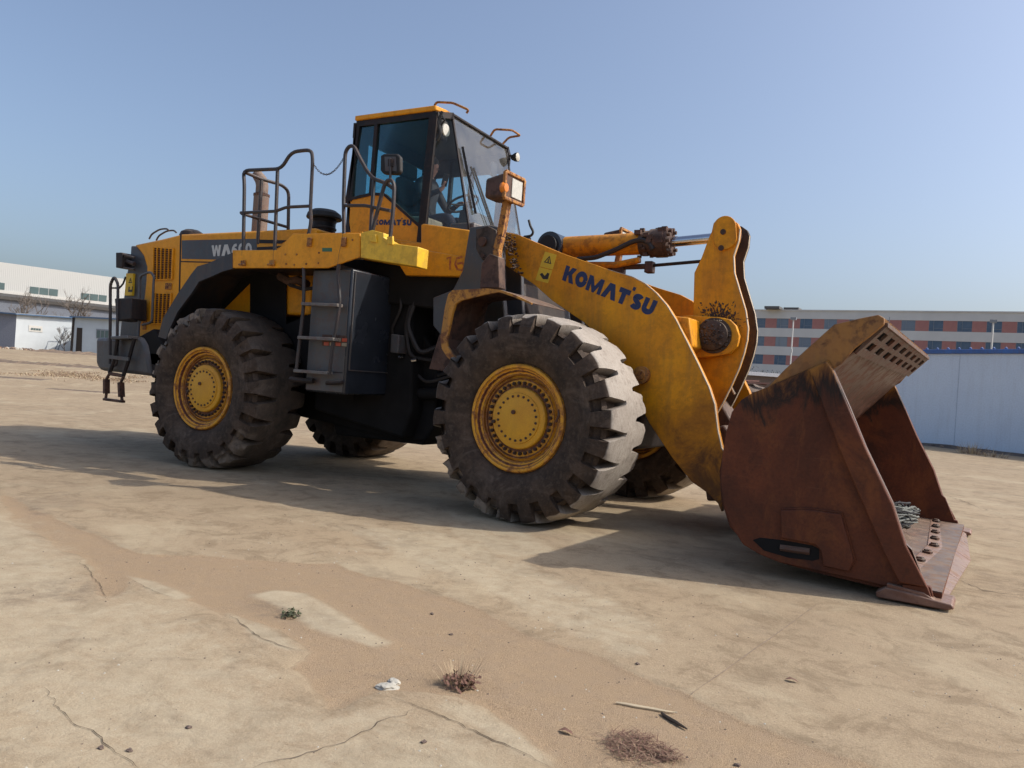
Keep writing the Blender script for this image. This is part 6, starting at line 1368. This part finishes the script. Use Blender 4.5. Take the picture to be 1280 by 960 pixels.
# bare trees
M_twig = plain('bare_bark', (.15, .125, .105, 1), .9)
def tree(base, H, seed, label, lean=0):
    rr = random.Random(seed); o = empty('bare_tree', (base[0], base[1], gh(base[0], base[1])-.1), 0, label, 'tree', None); t = MB(); c = MB()
    def br(p, d, L, r, dep):
        n = 4; P = [p]
        for i in range(n): d = (d+Vector((rr.uniform(-.14, .14), rr.uniform(-.14, .14), rr.uniform(-.02, .12)))).normalized(); P.append(P[-1]+d*L/n)
        (t if dep == 0 else c).tube(P, [r*(1-.55*i/n) for i in range(n+1)], 5 if dep < 2 else 3)
        if dep < 4:
            for k in range(rr.choice((3, 4, 5)) if dep else 8):
                i = rr.randint(1, n); a = rr.random()*6.28; dd = (d*.75+Vector((math.cos(a), math.sin(a), rr.uniform(.1, .6)))*.75).normalized(); br(P[i], dd, L*rr.uniform(.45, .7), r*.6, dep+1)
    br(Vector((0, 0, 0)), Vector((lean, 0, 1)).normalized(), H*.5, H*.0145, 0)
    t.build('trunk', M_twig, o); c.build('crown', M_twig, o)
tree([(-66.778,33.206,1.706)][0], 6.6, 3, 'left bare tree standing behind the white shed')
tree([(-62.531,35.526,1.591)][0], 6.2, 8, 'right bare tree rising behind the shed corner')
tree([(-47.499,25.503,1.19)][0], 2.4, 12, 'small leafless bush in front of the white shed wall')
sc_ = empty('scaffold_frame', tuple([(-49.629,26.619,1.174)][0][:2])+(gh(*[(-49.629,26.619,1.174)][0][:2])-.05,), frame(Q[2], Q[3])[0], 'thin steel frame leaning by the white shed corner', 'frame')
m = MB(); m.tube([(-.3, 0, 0), (.12, 0, 1.9), (1.0, 0, 1.95)], .03, 5).tube([(-.55, 0, 0), (.0, 0, 1.5)], .03, 5).tube([(-.45, 0, .3), (-.25, 0, .35)], .02, 4).tube([(-.3, 0, .8), (-.1, 0, .85)], .02, 4); m.build('frame_tubes', M_mull, sc_)
# rubble line and straw bank on the left
rb = MB(); rr = random.Random(55)
La, Lb = Vector([(-53.64,23.288,1.022)][0]), Vector([(-43.552,24.239,0.78)][0])
for k in range(420):
    t = rr.random(); p = La.lerp(Lb, t); p += fwd*(-2.5*rr.random()**2); r = .03+.14*rr.random()**3; z = gh(p.x, p.y)
    rb.lathe([(r*1.2, -.05), (r, r*.5), (r*.4, r*.9), (.001, r)], (p.x, p.y, z), 'z', 5, rr.choice((0, 1, 1, 2, 2)))
tag(rb.build('rubble_line', [M_stone, M_stone2, M_straw2], sharp=20), kind='stuff')
sb = MB(); 
La, Lb = Vector([(-31.475,15.016)][0]+(0,)), Vector([(-25.531,16.329)][0]+(0,))
M_dirt = plain('track_dirt', (.19, .14, .10, 1), .95, 0, .4, 2)
def ridge(name, pts, w, h, mat, seed):
    m = MB(); P = []
    for a, b2 in zip(pts, pts[1:]):
        a, b2 = Vector(a), Vector(b2); n = 30
        for k in range(n): P.append(a.lerp(b2, k/n))
    prev = None
    for i, p in enumerate(P):
        k = .6+.8*abs(noise.noise(Vector((i*.13, seed, 0))))+.5*noise.noise(Vector((i*.6, seed, 3))); t = min(1, i/6, (len(P)-1-i)/6)
        row = []
        for j, (o_, hh) in enumerate(((-1, -.03), (-.6, .35), (-.15, .9), (.2, 1), (.6, .5), (1, -.03))):
            q = p+Vector((fwd.x, fwd.y, 0)).normalized()*o_*w*k; row.append((q.x, q.y, gh(q.x, q.y)+hh*h*k*t*(.8+.4*noise.noise(Vector((i*.4, j, seed))))))
        if prev:
            for j in range(5): m.quad(prev[j], prev[j+1], row[j+1], row[j])
        prev = row
    tag(m.build(name, mat), kind='structure')
ridge('dirt_ridge', [(-33.837,12.454,0.707),(-31.771,13.582,0.711),(-30.039,14.528,0.532),(-27.968,15.658,0.458)], .8, .12, M_dirt, 1)
ridge('dirt_ridge', [(-25.583,7.845,0.172),(-23.681,8.883,0.196),(-22.315,9.629,0.085)], .5, .035, M_dirt, 2)
ridge('dirt_ridge', [(-43.372,20.92,0.906),(-41.102,22.159,0.825),(-39.289,23.149,0.811)], 1.5, .22, M_dirt, 4)
ridge('dirt_ridge', [(-18.297,7.266,0.113),(-17.116,7.91,0.07),(-16.17,8.427,0.01)], .4, .03, M_dirt, 3)
GA = [Vector(v_) for v_ in [(-26.559,10.731,0.618),(-25.36,11.385,0.575),(-23.858,12.206,0.454),(-21.444,13.523,0.096)]]
for k in range(5200):
    i = rr.choice((0, 1, 1, 2, 2, 2)); t = rr.random(); p = GA[i].lerp(GA[i+1], t)+fwd*rr.gauss(0, 1.0); z = gh(p.x, p.y)
    if noise.noise(Vector((p.x*.7, p.y*.7, 0))) < -.12: continue
    a = rr.random()*6.28; blade(sb, (p.x, p.y, z-.01), (math.cos(a)*.7, math.sin(a)*.7, 1), .06+.15*rr.random(), .022, .5, rr.choice((0, 1, 1)), 2)
tag(sb.build('dry_grass', [M_straw, M_straw2], sharp=0), kind='stuff')
